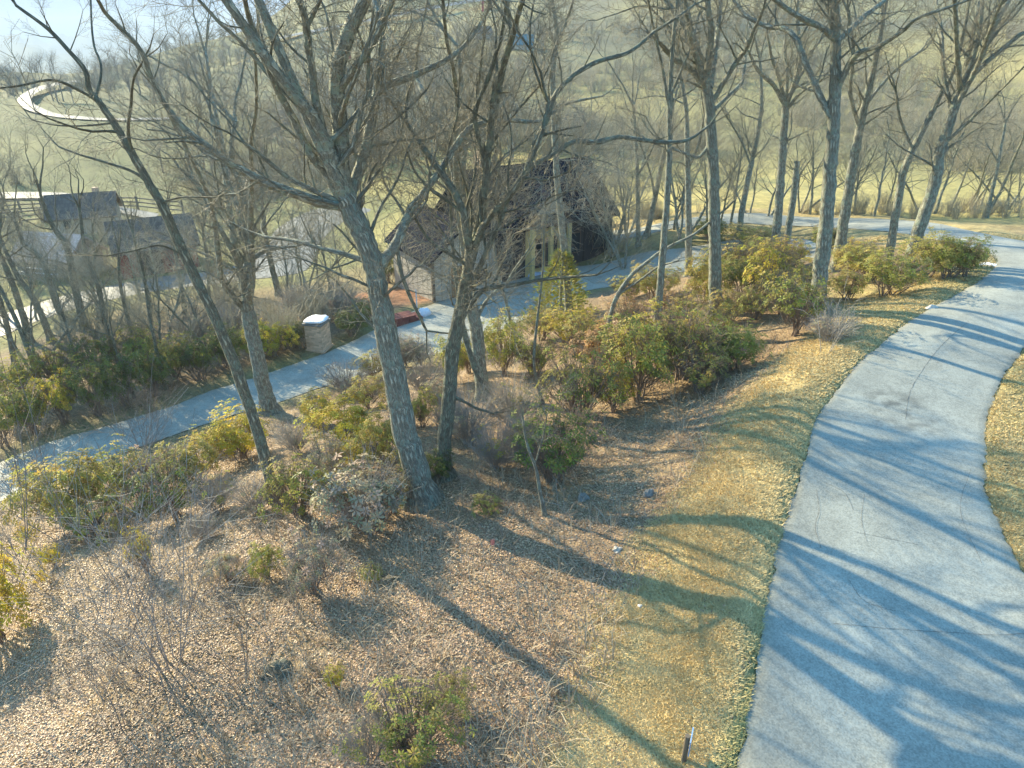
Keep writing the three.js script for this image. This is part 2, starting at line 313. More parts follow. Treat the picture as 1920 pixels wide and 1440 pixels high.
// ---------------------------------------------------------------- bare trees
class Tubes {   // collects tapering tubes into one geometry
  constructor() { this.p = []; this.n = []; this.uv = []; this.i = []; }
  add(points, radii, sides, tileSize = 1.1) {
    const n = points.length;
    if (n < 2) return;
    const T = V(), N = V(), B = V(), prev = V(), q = V();
    let start = this.p.length / 3, len = 0;
    const reps = Math.max(1, Math.round((2 * Math.PI * radii[0]) / tileSize));
    for (let k = 0; k < n; k++) {
      T.subVectors(points[Math.min(n - 1, k + 1)], points[Math.max(0, k - 1)]).normalize();
      if (k === 0) { N.set(Math.abs(T.x) > 0.8 ? 0 : 1, 0, Math.abs(T.x) > 0.8 ? 1 : 0); } 
      N.addScaledVector(T, -N.dot(T)).normalize();
      B.crossVectors(T, N);
      if (k) len += points[k].distanceTo(prev);
      prev.copy(points[k]);
      for (let s = 0; s <= sides; s++) {
        const a = (s / sides) * 2 * Math.PI, c = Math.cos(a), d = Math.sin(a);
        q.set(N.x * c + B.x * d, N.y * c + B.y * d, N.z * c + B.z * d);
        this.n.push(q.x, q.y, q.z);
        this.p.push(points[k].x + q.x * radii[k], points[k].y + q.y * radii[k], points[k].z + q.z * radii[k]);
        this.uv.push((s / sides) * reps, len / tileSize);
        if (k && s) { const v = start + k * (sides + 1) + s, u = v - 1, w = v - sides - 1, x = w - 1; this.i.push(x, w, v, x, v, u); }
      }
    }
  }
  get empty() { return !this.i.length; }
  build() {
    const g = new THREE.BufferGeometry();
    g.setAttribute('position', new THREE.Float32BufferAttribute(this.p, 3)); g.setAttribute('normal', new THREE.Float32BufferAttribute(this.n, 3)); g.setAttribute('uv', new THREE.Float32BufferAttribute(this.uv, 2));
    g.setIndex(this.i);
    return g;
  }
}
// a spray of fine twigs one metre long; copies of it end every branch
const SPRAY = (() => {
  const R = rng(64), t = new Tubes(), main = [V(0, 0, 0), V(0.04, 0.35, 0.03), V(-0.02, 0.7, 0.02), V(0.05, 1, -0.03)];
  t.add(main, [0.0075, 0.006, 0.0042, 0.002], 3);
  const c = new THREE.CatmullRomCurve3(main);
  for (let k = 0; k < 9; k++) {
    const u = 0.1 + 0.09 * k, p = c.getPoint(u), a = k * 2.4 + R(), l = (0.62 - 0.35 * u) * (0.6 + 0.6 * R()), d = V(Math.cos(a) * 0.8, 0.75, Math.sin(a) * 0.8).normalize(), m = p.clone().addScaledVector(d, l * 0.5).add(V((R() - 0.5) * 0.07, 0.03, (R() - 0.5) * 0.07)), e = m.clone().addScaledVector(d, l * 0.5).add(V((R() - 0.5) * 0.08, 0.09, (R() - 0.5) * 0.08));
    t.add([p, m, e], [0.0045, 0.0035, 0.0018], 3);
    for (let j = 0; j < 2; j++) { const q = p.clone().lerp(j ? e : m, j ? 0.8 : 0.9), w = q.clone().add(V((R() - 0.5) * 0.3, 0.05 + 0.16 * R(), (R() - 0.5) * 0.3)); t.add([q, w], [0.003, 0.0016], 3); }
  }
  return t.build();
})();
const sprayDummy = new THREE.Object3D(), UP = V(0, 1, 0);
function sprays(list, parent, material = M.twig) {
  if (!list.length) return;
  const m = new THREE.InstancedMesh(SPRAY, material, list.length);
  list.forEach((x, k) => m.setMatrixAt(k, x));
  m.name = 'twigs'; m.castShadow = m.receiveShadow = true; m.userData.kind = 'stuff';
  parent.add(m);
}
// one shoot with its side shoots; thick ones go to branches, thin ones to twigs
function shoot(out, R, p, dir, len, r, level, o) {
  if (out.sprays && level >= 2) {
    sprayDummy.position.copy(p); sprayDummy.quaternion.setFromUnitVectors(UP, dir.clone().setY(dir.y + 0.12).normalize()); sprayDummy.rotateY(R() * 6.283);
    const s = clamp(len * 1.15, 0.35, 1.25); sprayDummy.scale.set(s * (0.8 + 0.4 * R()), s, s * (0.8 + 0.4 * R())); sprayDummy.updateMatrix();
    out.sprays.push(sprayDummy.matrix.clone());
    return;
  }
  const seg = level === 0 ? 0.45 : level === 1 ? 0.3 : 0.2, n = Math.max(2, Math.min(9, Math.round(len / seg))), pts = [p.clone()], rad = [r], d = dir.clone().normalize(), q = p.clone();
  const end = Math.max(0.0025, r * (level >= 2 ? 0.35 : 0.42));
  for (let k = 1; k <= n; k++) {
    d.x += (R() - 0.5) * o.wild; d.y += (R() - 0.5) * o.wild + o.rise; d.z += (R() - 0.5) * o.wild; d.normalize();
    q.addScaledVector(d, len / n);
    pts.push(q.clone()); rad.push(lerp(r, end, k / n));
    const stop = level >= o.levels;
    if (!stop && k >= (level === 0 ? 1 : 1)) {
      const kids = level === 0 ? o.k0 : level === 1 ? o.k1 : o.k2;
      let c = Math.floor(kids) + (R() < kids % 1 ? 1 : 0);
      if (k === n) c = Math.max(c, 2);
      while (c-- > 0) {
        const side = V(R() - 0.5, R() - 0.45, R() - 0.5).normalize();
        side.addScaledVector(d, -side.dot(d)).normalize();
        const cd = d.clone().multiplyScalar(k === n ? 1 : 0.75).addScaledVector(side, 0.55 + 0.55 * R());
        const cr = rad[k] * (k === n ? 0.8 : 0.3 + 0.25 * R());
        const cl = len * (level === 0 ? 0.34 + 0.3 * R() : 0.38 + 0.35 * R());
        shoot(out, R, q, cd, Math.max(0.22, cl), Math.max(0.004, cr), level + 1, o);
      }
    }
  }
  const thin = r < o.twigRadius;
  (thin ? out.twigs : out.branches).add(pts, rad, thin ? 3 : r > 0.05 ? 6 : 4);
}
const SHOOT = { wild: 0.5, rise: 0.05, k0: 0.6, k1: 1.05, k2: 1.1, levels: 3, twigRadius: 0.011 };

// a tree read off the photograph: the trunk and each limb as "x,y,width" along it, set up in the vertical plane through its foot and bent in depth
function tree(spec) {
  const [name, label, trunkText, limbTexts = [], opt = {}] = spec;
  const R = rng(opt.seed ?? Math.round(trunkText.length * 977 + parseInt(trunkText) * 13));
  const parse = (s) => s.trim().split(/\s+/).map((w) => w.split(',').map(Number));
  const trunkPx = parse(trunkText), foot = onGround(trunkPx[0][0], trunkPx[0][1]);
  const root = thing(name, label, 'tree', foot, opt.group);
  const placed = [];   // [px, py, depth offset]
  const set = (px, py, dz) => { const d = ray(px, py), t = (foot.z + dz) / d.z; return [V(d.x * t - foot.x, EYE + d.y * t - foot.y, dz), t]; };
  const out = { branches: new Tubes(), twigs: new Tubes(), sprays: [] };
  const o = { ...SHOOT, ...opt };
  function limb(text, trunk, index) {
    const px = parse(text), pts = [], rad = [];
    let d0 = 0, d1 = opt.lean ?? 0;
    if (!trunk) {
      let best = 1e9;
      for (const [x, y, d] of placed) { const e = Math.hypot(x - px[0][0], y - px[0][1]); if (e < best) { best = e; d0 = d; } }
      const spread = Math.hypot(px.at(-1)[0] - px[0][0], px.at(-1)[1] - px[0][1]) / FOCAL * -foot.z;
      d1 = d0 + spread * 0.55 * (index % 2 ? 1 : -1) * (0.5 + R());
    }
    px.forEach(([x, y, w], k) => {
      const s = k / (px.length - 1), dz = lerp(d0, d1, s * s * 0.6 + s * 0.4), [p, t] = set(x, y, dz);
      pts.push(p); rad.push((w / 2 / FOCAL) * t * (trunk ? 0.88 : 0.82));
    });
    const curve = new THREE.CatmullRomCurve3(pts, false, 'centripetal'), L = curve.getLength(), n = clamp(Math.round(L / 0.16), 5, 64), P = [], Q = [];
    for (let k = 0; k <= n; k++) {
      const u = k / n, f = u * (pts.length - 1), i = Math.min(pts.length - 2, Math.floor(f)), p = curve.getPoint(u), r = lerp(rad[i], rad[i + 1], f - i);
      const j = trunk ? 0.10 : 0.22;
      p.x += r * j * noise(k * 0.9 + index * 7, 3.3); p.z += r * j * noise(k * 0.9, index + 9.1);
      P.push(p); Q.push(r * (1 + 0.07 * noise(k * 1.3, index + 2)));
      if (k % 2 === 0) { const [x, y] = pixelOf(p.clone().add(foot)); placed.push([x, y, p.z]); }
    }
    if (trunk) {
      for (let k = 0; k < P.length; k++) Q[k] *= 1 + 0.6 * Math.exp(-Math.max(0, P[k].y) / 0.25);
      P.unshift(P[0].clone().setY(P[0].y - 0.35)); Q.unshift(Q[0] * 1.3);
    }
    const tubes = new Tubes(), thick = Q[Math.floor(Q.length / 3)];
    tubes.add(P, Q, thick > 0.12 ? 14 : thick > 0.05 ? 9 : 6);
    part(trunk ? 'trunk' : 'limb', tubes.build(), opt.dark ? M.darkBark : M.bark, root);
    // side branches and the growth beyond the last measured point
    const density = opt.density ?? 1;
    for (let k = trunk ? Math.floor(n * (opt.bare ?? 0.45)) : 2; k < P.length - 1; k++) {
      if (R() > 0.24 * density * (L / n / 0.16)) continue;
      const d = P[k + 1].clone().sub(P[k - 1]).normalize(), side = V(R() - 0.5, R() - 0.35, R() - 0.5).normalize();
      side.addScaledVector(d, -side.dot(d)).normalize();
      const r = Math.min(0.045, Q[k] * (0.22 + 0.25 * R()));
      shoot(out, R, P[k], d.multiplyScalar(0.55).addScaledVector(side, 0.8), clamp(r * 45, 0.5, 2.4) * (0.7 + 0.6 * R()) * (opt.reach ?? 1), r, 1, o);
    }
    if (opt.cut) return;
    const d = P.at(-1).clone().sub(P.at(-4) ?? P[0]).normalize(), r = Q.at(-1);
    const len = clamp(r * (opt.grow ?? 42), 0.6, 6.5);
    for (let k = 0; k < (r > 0.04 ? 3 : 2); k++) {
      const dd = d.clone().add(V((R() - 0.5) * 0.7, 0.1 + 0.25 * R(), (R() - 0.5) * 0.7));
      shoot(out, R, P.at(-1), dd, len * (0.65 + 0.4 * R()), r * (k ? 0.7 : 0.9), 0, o);
    }
  }
  limb(trunkText, true, 0);
  limbTexts.forEach((t, k) => limb(t, false, k + 1));
  if (!out.branches.empty) part('branches', out.branches.build(), opt.dark ? M.darkBark : M.bark, root, 'stuff');
  if (!out.twigs.empty) part('branch_tips', out.twigs.build(), M.twig, root, 'stuff');
  sprays(out.sprays, root);
  return root;
}

// trees grown from nothing, to be copied where the photograph shows one of many
function grown(seed, height, spread = 1, forks = 1) {
  const R = rng(seed), o = new THREE.Group(), out = { branches: new Tubes(), twigs: new Tubes(), sprays: [] }, trunk = new Tubes(), opt = { ...SHOOT, k0: 0.42, k1: 0.55, k2: 0.7, levels: 3 };
  for (let f = 0; f < forks; f++) {
    const P = [V((R() - 0.5) * 0.2, -0.4, (R() - 0.5) * 0.2)], Q = [height * 0.0145], n = 14, lean = V((R() - 0.5) * (0.25 + 0.5 * (forks - 1)), 0, (R() - 0.5) * (0.25 + 0.5 * (forks - 1)));
    for (let k = 1; k <= n; k++) { P.push(P[k - 1].clone().add(V(lean.x * height / n + (R() - 0.5) * 0.16, height * 0.72 / n, lean.z * height / n + (R() - 0.5) * 0.16))); Q.push(height * 0.0125 * (1 - 0.66 * k / n)); }
    trunk.add(P, Q, 8);
    for (let k = 5; k <= n; k++) for (let c = 0; c < (k === n ? 3 : 1 + (R() < 0.4)); c++) {
      const a = R() * 6.283, d = V(Math.cos(a), k === n ? 2.2 : 0.7 + 0.6 * R(), Math.sin(a)), r = Q[k] * (k === n ? 0.8 : 0.45);
      shoot(out, R, P[k], d, height * (0.16 + 0.14 * R()) * spread, r, 0, opt);
    }
  }
  part('trunk', trunk.build(), M.bark, o); part('branches', out.branches.build(), M.bark, o, 'stuff'); if (!out.twigs.empty) part('branch_tips', out.twigs.build(), M.twig, o, 'stuff');
  sprays(out.sprays, o, M.paleTwig);
  return o;
}

// ---------------------------------------------------------------- the trees one can tell apart, front to back
const BIG = [
  ['oak_tree', 'largest grey trunked oak in the centre, forking into arching limbs', '792,938,66 780,885,57 757,800,52 738,700,50 722,610,48 708,540,44 698,490,44 680,440,44 660,400,46 648,370,44', [
    '654,385,38 640,345,32 632,315,27 610,262,22 592,190,20 582,110,18 575,55,18 563,0,14',
    '650,378,30 668,335,26 690,262,24 700,205,22 716,110,18 710,40,15 700,0,13',
    '645,385,34 600,378,27 567,368,24 500,343,20 450,317,18 400,283,16 333,227,14 290,160,12 263,93,11 200,27,9 183,0,8',
    '706,502,30 742,458,24 767,400,20 800,355,18 835,305,16 860,265,15 882,240,14 935,225,12 985,228,9 1010,228,6',
    '642,372,28 612,325,23 583,290,20 547,217,18 520,167,16 493,100,13 467,33,12 460,0,11',
    '702,205,18 715,167,18 773,143,16 840,110,12 873,83,10 905,40,8',
    '640,378,16 600,362,14 540,333,12 500,300,10 460,270,8',
    '695,492,14 640,475,12 590,462,10 545,450,9 497,444,7',
    '575,52,11 588,25,10 600,0,9',
    '744,462,10 752,510,10 767,552,9 785,590,8 800,620,6'], { grow: 50 }],
  ['bare_tree', 'dark slender tree leaning left in front of the driveway, left of the big oak', '516,938,26 500,870,24 470,770,24 442,690,24 400,590,22 347,480,21 300,377,19 283,350,18 247,287,17 213,230,15 187,193,13 167,167,12 160,133,10 127,93,9 93,57,8 30,10,6', [
    '247,285,9 240,240,8 245,200,7 250,150,6 270,110,5', '283,350,8 255,325,7 200,305,6 150,290,5 110,275,4', '187,193,8 150,170,7 100,150,6 40,160,5 0,165,4', '180,182,7 190,130,6 175,80,5 170,0,5', '300,380,5 340,370,5 400,370,4', '213,230,6 170,235,5 110,235,4 60,225,3', '345,478,5 300,460,5 250,470,4 200,480,3'], { bare: 0.55, grow: 60, dark: true }],
  ['bare_tree', 'three stemmed bare tree rising at the near edge of the driveway', '508,775,34 498,740,32 480,660,30 468,600,30 462,565,26', [
    '465,590,16 440,560,14 418,530,13 405,440,12 395,380,11 370,320,9 330,240,8 300,180,7', '462,565,20 452,520,17 437,440,15 425,350,13 420,290,10 400,190,9 385,100,7', '466,575,18 472,520,16 470,430,14 472,350,12 470,270,10 480,200,8 478,90,7'], { bare: 0.9 }],
  ['oak_tree', 'dark trunked oak just right of the largest oak, its limb arching right', '835,895,36 832,860,31 840,760,30 850,650,30 862,590,28 872,530,26', [
    '872,530,20 890,450,18 907,360,17 917,267,17 923,200,16 937,140,16 953,93,15 970,33,13 980,0,12',
    '868,560,16 900,500,14 935,420,12 965,350,11 1000,310,11 1040,288,12 1075,265,12 1117,267,12 1157,257,11 1207,263,10 1250,267,10 1290,262,8 1330,235,5',
    '915,340,12 905,290,12 890,215,11 917,143,10 940,67,8 950,0,7',
    '985,325,14 1005,265,14 1022,230,14 1040,180,13 1073,143,12 1117,117,11 1180,97,9 1227,60,8 1273,30,6 1300,10,5',
    '862,600,14 905,545,12 960,535,9 1010,525,8 1060,520,7 1120,515,5', '846,742,9 868,752,7 895,766,6 925,775,4'], { bare: 0.8, dark: true }],
  ['bare_tree', 'twin stemmed tree standing behind the dark trunked oak', '908,748,30 900,690,28 893,620,28 882,560,26 875,500,22', [
    '878,520,18 866,440,17 858,360,16 855,300,15 857,200,13 850,130,11 838,80,9 830,0,8', '866,440,14 850,330,13 838,262,13 807,200,12 787,160,11 763,117,9 740,77,8 720,30,6', '857,300,10 880,240,9 895,170,8 905,90,7', '892,600,10 915,560,8 950,530,6'], { bare: 0.8 }],
  ['bare_tree', 'thin dark tree leaning against the foot of the twin stemmed tree', '925,778,14 905,722,14 890,690,13 870,620,12 860,560,10 850,480,8 845,400,6', [], { bare: 0.6, dark: true }],
  ['bare_tree', 'bent grey sapling sweeping to the right above green shrubs', '1145,648,12 1143,600,11 1160,550,10 1185,515,9 1215,490,8 1250,465,7 1300,440,6 1345,405,5', ['1160,552,6 1200,525,6 1235,500,5 1270,490,3'], { bare: 0.6, density: 0.5, reach: 0.6, grow: 20 }],
  ['bare_tree', 'straight pale trunk right of the bent sapling', '1232,650,17 1233,600,17 1237,540,16 1243,470,15 1250,380,14 1255,280,13 1256,180,11 1262,80,9 1270,0,8', ['1255,205,8 1240,120,7 1225,50,6 1215,0,5', '1256,182,7 1290,100,6 1310,30,5'], { bare: 0.6 }],
  ['oak_tree', 'straight thick trunk with high forking crown standing over mid shrubs', '1345,588,34 1342,560,28 1340,480,26 1339,400,25 1338,330,24 1333,250,23 1328,180,22 1322,160,20', [
    '1325,170,16 1308,120,14 1295,70,12 1287,20,10 1280,-20,9', '1330,165,16 1338,120,14 1345,60,11 1352,0,9', '1338,188,13 1360,150,12 1385,110,11 1400,90,10 1412,60,8 1430,20,6', '1340,205,10 1365,180,9 1390,155,8 1398,110,6', '1324,162,18 1300,135,16 1280,120,13 1260,110,9', '1335,265,9 1310,295,8 1290,290,7 1265,280,6'], { bare: 0.75 }],
  ['oak_tree', 'tall oak beside the road verge with wide forked crown', '1527,588,40 1535,540,33 1545,450,30 1552,380,28 1557,310,28 1562,250,26 1565,180,24 1567,110,22 1567,75,20', [
    '1566,75,16 1545,55,14 1505,35,12 1460,5,11 1440,-15,9', '1568,75,16 1590,60,14 1615,35,12 1650,8,10', '1563,75,9 1558,40,9 1560,0,8', '1557,220,16 1530,165,15 1505,105,14 1490,70,13 1465,52,12 1440,50,11 1400,30,9 1375,0,7', '1570,170,13 1590,125,13 1610,100,12 1650,85,11 1690,60,9 1720,35,7 1790,10,6'], { bare: 0.75 }],
  ['bare_tree', 'tree with dark trunk close behind the verge oak', '1568,508,24 1580,430,22 1592,350,20 1603,290,19 1612,240,17 1625,180,15 1640,120,12 1655,40,9', ['1612,240,10 1595,180,9 1600,100,8 1590,20,7', '1620,200,8 1670,140,7 1720,100,5'], { bare: 0.5 }],
  ['bare_tree', 'slim trunk leaning right, left of the leaning pale tree by the bend', '1664,498,18 1672,450,17 1685,370,16 1693,325,16 1712,280,14 1740,225,12 1765,175,11 1785,140,9 1800,90,8 1815,20,6', ['1712,280,7 1690,230,6 1680,170,5'], { bare: 0.45 }],
  ['bare_tree', 'pale leaning tree with many upright stems beside the road bend', '1703,508,27 1715,460,26 1735,395,25 1752,345,24 1763,285,22 1785,215,20 1800,170,18', ['1800,172,12 1795,100,11 1790,0,9', '1800,175,12 1815,110,11 1830,40,9 1838,0,8', '1790,205,12 1830,130,11 1850,75,9 1875,10,7', '1785,215,9 1770,140,9 1765,60,8 1755,0,6', '1768,272,8 1830,215,7 1880,165,5 1920,125,4'], { bare: 0.6 }],
  ['bare_tree', 'pale trunk with Y shaped crown left of the verge oak', '1452,482,19 1457,420,18 1463,350,17 1468,270,16 1473,200,15', ['1472,197,11 1450,160,10 1420,130,9 1405,100,6', '1473,197,10 1476,130,9 1470,90,7 1478,50,5', '1475,207,8 1500,175,7 1540,150,5'], { bare: 0.6, reach: 0.8, grow: 30 }],
  ['dead_snag', 'broken off dead trunk without a crown between two pale trunks', '1472,474,15 1480,420,14 1490,350,13 1494,302,12', [], { cut: true, bare: 0.5, density: 0.5, reach: 0.5 }],
  ['bare_tree', 'thin tree in front of the far road, leaning slightly right', '1385,442,13 1392,390,12 1408,310,11 1422,240,10 1428,190,8 1425,120,6', ['1408,310,5 1390,265,5 1370,230,4'], { bare: 0.4 }],
  ['bare_tree', 'grey trunk at the far end of the shaded driveway', '1291,518,15 1291,440,14 1290,360,13 1288,290,11 1286,200,9 1270,120,7', ['1289,320,7 1310,270,6 1320,220,5'], { bare: 0.5 }],
  ['bare_tree', 'straight grey trunk rising past the right end of the house roof', '1068,592,17 1062,520,16 1055,440,15 1045,340,14 1039,240,13 1036,140,12 1043,60,10 1035,0,8', ['1043,92,8 1065,30,7 1075,0,6', '1040,200,7 1080,190,6 1130,180,4'], { bare: 0.55 }],
  ['sapling', 'thin crooked sapling left of the green shrubs in mid lot', '1018,758,7 1002,690,6 1003,640,6 1012,560,5 1018,500,4 1020,430,3', [], { bare: 0.35, reach: 0.6, grow: 30 }],
  ['sapling', 'thin leaning sapling against the sunlit patch of driveway', '965,648,7 950,570,7 935,520,6 925,450,5', [], { bare: 0.4, reach: 0.7 }],
  ['sapling', 'small crooked dead tree on the leaf litter, right of the dark oak', '1022,968,9 1012,920,8 1005,880,7 992,845,6 984,815,5 980,780,4', ['1003,870,4 1018,820,4 1025,780,3'], { bare: 0.4, reach: 0.5, grow: 20, density: 1.4 }],
  ['bare_tree', 'leaning trunk beyond the shaded driveway, forked near the arching limb', '1212,445,12 1228,370,11 1240,310,11 1250,260,8 1262,200,6', ['1228,370,6 1218,320,5 1200,270,4'], { bare: 0.4 }],
  ['bare_tree', 'slim straight trunk beyond the house gable and shaded drive', '1197,462,10 1196,400,10 1195,330,9 1192,265,8 1188,200,6', ['1195,330,5 1215,295,5 1235,250,3'], { bare: 0.4 }],
  ['bare_tree', 'double stemmed tree in the meadow above the road bend', '1848,408,9 1862,350,8 1872,300,7 1885,230,5', ['1850,402,8 1880,350,7 1900,300,6 1918,260,4'], { bare: 0.5, grow: 30 }],
  ['bare_tree', 'slim dark tree by the lane, left of the big oak trunk', '524,555,13 512,510,12 503,470,11 495,420,8 490,360,6', [], { bare: 0.4, dark: true }],
];
BIG.forEach(tree);
// the wood along the left edge
const LEFT_WOOD = ['160,618,16 142,546,15 135,510,14 124,459,13 101,427,10 85,393,8 76,365,6', '124,608,13 103,565,12 89,514,11 69,477,10 46,459,8 30,420,6', '98,642,14 76,587,13 57,551,12 34,519,10 10,470,8', '57,642,14 39,580,13 20,523,12 0,477,10', '190,596,9 181,567,8 172,535,7 178,480,6', '30,690,12 15,620,11 0,560,9', '255,650,9 238,590,8 225,530,7 222,470,5', '252,745,5 235,700,5 220,665,4 205,600,3', '310,730,7 292,650,6 280,590,6 270,520,5', '215,660,12 195,600,11 185,540,10 160,470,8 150,400,6', '75,720,11 50,650,10 30,600,9 -10,520,7', '350,600,9 340,540,8 330,480,7 318,420,5', '400,620,8 392,560,8 390,500,7 380,430,5', '285,620,8 280,560,7 262,500,6 250,440,5'];
const ORDINAL = ['first', 'second', 'third', 'fourth', 'fifth', 'sixth', 'seventh', 'eighth', 'ninth', 'tenth', 'eleventh', 'twelfth', 'thirteenth', 'fourteenth', 'fifteenth', 'sixteenth', 'seventeenth', 'eighteenth', 'nineteenth', 'twentieth', 'twenty-first', 'twenty-second', 'twenty-third', 'twenty-fourth', 'twenty-fifth', 'twenty-sixth', 'twenty-seventh', 'twenty-eighth', 'twenty-ninth', 'thirtieth'];
LEFT_WOOD.sort((a, b) => parseFloat(a) - parseFloat(b)).forEach((t, k) => tree(['bare_tree', 'dark leaning tree in the wood above the driveway, ' + ORDINAL[k] + ' foot from the left', t, [], { bare: 0.35, group: 'dark trees of the left wood', density: 0.6, dark: true, k1: 0.6, seed: 500 + k, grow: 34 }]));

const KINDS = [grown(901, 9), grown(902, 10, 0.9, 2), grown(903, 8, 1.1), grown(904, 11, 0.8), grown(905, 9, 1, 3)];
// copies set out by the pixel of their foot and their height in pixels; labels count them from the left
function row(text, kindOf, labelOf, group, ordinalFrom = 0) {
  text.trim().split(/\s+/).map((w) => w.split(',').map(Number)).sort((a, b) => a[0] - b[0]).forEach(([x, y, h], k) => {
    const p = onGround(x, y), t = pixelOf(p)[2], R = rng(x * 7 + y), kind = Math.floor(R() * KINDS.length), o = KINDS[kind].clone();
    o.name = numbered('bare_tree'); scene.add(o);
    const s = (h / FOCAL) * t / 0.93 / [9, 10, 8, 11, 9][kind];
    o.position.copy(p); o.scale.setScalar(s); o.rotation.y = R() * 6.283;
    tag(o, labelOf(ORDINAL[k]), 'tree', group);
  });
}
row('1130,425,190 1150,385,170 1175,440,200 1262,430,180 1275,455,230 1325,438,200 1350,425,170 1372,428,210 1405,400,150 1440,405,180 1500,398,170 1520,402,210 1580,398,170 1600,402,190 1640,408,210 1662,398,160 1730,398,180 1752,402,220 1782,395,190 1820,392,180 1842,385,150 1890,392,170 1912,380,140', 0, (k) => k + ' from left of the thin trees along the far road edge', 'thin bare trees along the far road edge');
row('600,330,150 635,318,140 690,312,130 742,306,140 775,310,180 812,318,170 850,300,160 905,318,190 960,300,170 1000,300,160 1105,296,150 1160,330,160 1205,318,160', 0, (k) => k + ' from left of the bare trees behind the dark roofed house', 'bare trees behind the house');
row('545,560,190 563,535,170 575,545,180 598,540,150 622,560,190 640,520,150 470,555,180 412,555,170 372,548,160 300,545,160 262,565,170 202,575,150 140,560,150 70,600,180 18,600,190', 0, (k) => k + ' from left of the thin bare trees along the back lane', 'thin bare trees along the back lane');
row('62,700,230 148,688,220 220,680,220 305,668,220 388,650,210', 0, (k) => k + ' from the left of the spindly trees behind the driveway hedge', 'spindly trees behind the hedge');
row('862,490,150 885,505,170 922,500,160 960,500,150 1150,480,190 1170,505,200', 0, (k) => k + ' from left of the twiggy trees before the dark roofed house', 'twiggy small trees before the house');

// ---------------------------------------------------------------- evergreen and bare shrubs
class Leaves {   // collects small folded leaves, coloured one by one
  constructor() { this.p = []; this.c = []; this.i = []; }
  add(at, dir, up, length, width, color) {
    const side = V().crossVectors(dir, up).normalize(), n = V().crossVectors(side, dir).normalize(), o = this.p.length / 3;
    const put = (u, s, h) => { this.p.push(at.x + dir.x * u * length + side.x * s * width + n.x * h * width, at.y + dir.y * u * length + side.y * s * width + n.y * h * width, at.z + dir.z * u * length + side.z * s * width + n.z * h * width); this.c.push(...color); };
    put(0, 0, 0); put(0.55, 0.5, 0.22); put(1, 0, -0.12); put(0.55, -0.5, 0.22);
    this.i.push(o, o + 1, o + 2, o, o + 2, o + 3);
  }
  build() {
    const g = new THREE.BufferGeometry();
    g.setAttribute('position', new THREE.Float32BufferAttribute(this.p, 3)); g.setAttribute('color', new THREE.Float32BufferAttribute(this.c, 3));
    g.setIndex(this.i); g.computeVertexNormals();
    return g;
  }
}
const leafMaterial = (r, g, b, through = 0.3) => new THREE.MeshPhysicalMaterial({ color: new THREE.Color(r, g, b), roughness: 0.85, transmission: Math.min(0.65, through + 0.2), thickness: 0, clearcoat: 0.2, clearcoatRoughness: 0.35, specularIntensity: 0.4, side: THREE.DoubleSide });
Object.assign(M, {
  olive: leafMaterial(0.39, 0.395, 0.10, 0.4), yellow: leafMaterial(0.55, 0.49, 0.07, 0.45), dark: leafMaterial(0.19, 0.225, 0.055, 0.4), amber: leafMaterial(0.44, 0.40, 0.11, 0.4), rust: leafMaterial(0.42, 0.29, 0.14), fleck: leafMaterial(0.42, 0.37, 0.27, 0.25), bright: leafMaterial(0.56, 0.52, 0.05, 0.45), green: leafMaterial(0.22, 0.28, 0.065, 0.4),
  stem: new THREE.MeshStandardMaterial({ color: new THREE.Color(0.23, 0.18, 0.14), roughness: 0.85 }), greyStem: new THREE.MeshStandardMaterial({ color: new THREE.Color(0.36, 0.33, 0.29), roughness: 0.8 }),
});
const dummy = new THREE.Object3D(), tint = new THREE.Color();
const WHORL = (() => {   // a rosette of drooping leaves
  const R = rng(8), l = new Leaves();
  for (let j = 0; j < 7; j++) { const a = (j / 7) * 6.283 + R() * 0.5; l.add(V(Math.cos(a) * 0.01, R() * 0.05, Math.sin(a) * 0.01), V(Math.cos(a), -0.35 + 0.9 * R(), Math.sin(a)).normalize(), V(0.01, 1, 0.02), 0.068 + 0.036 * R(), 0.03 + 0.013 * R(), [1, 1, 1]); }
  const g = l.build(); g.deleteAttribute('color'); return g;
})();
function foliage(whorls, material, parent) {
  const m = new THREE.InstancedMesh(WHORL, material, whorls.length);
  whorls.forEach(([x, c], k) => { m.setMatrixAt(k, x); m.setColorAt(k, tint.setRGB(...c)); });
  m.name = 'foliage'; m.castShadow = m.receiveShadow = true; m.userData.kind = 'stuff';
  parent.add(m);
}
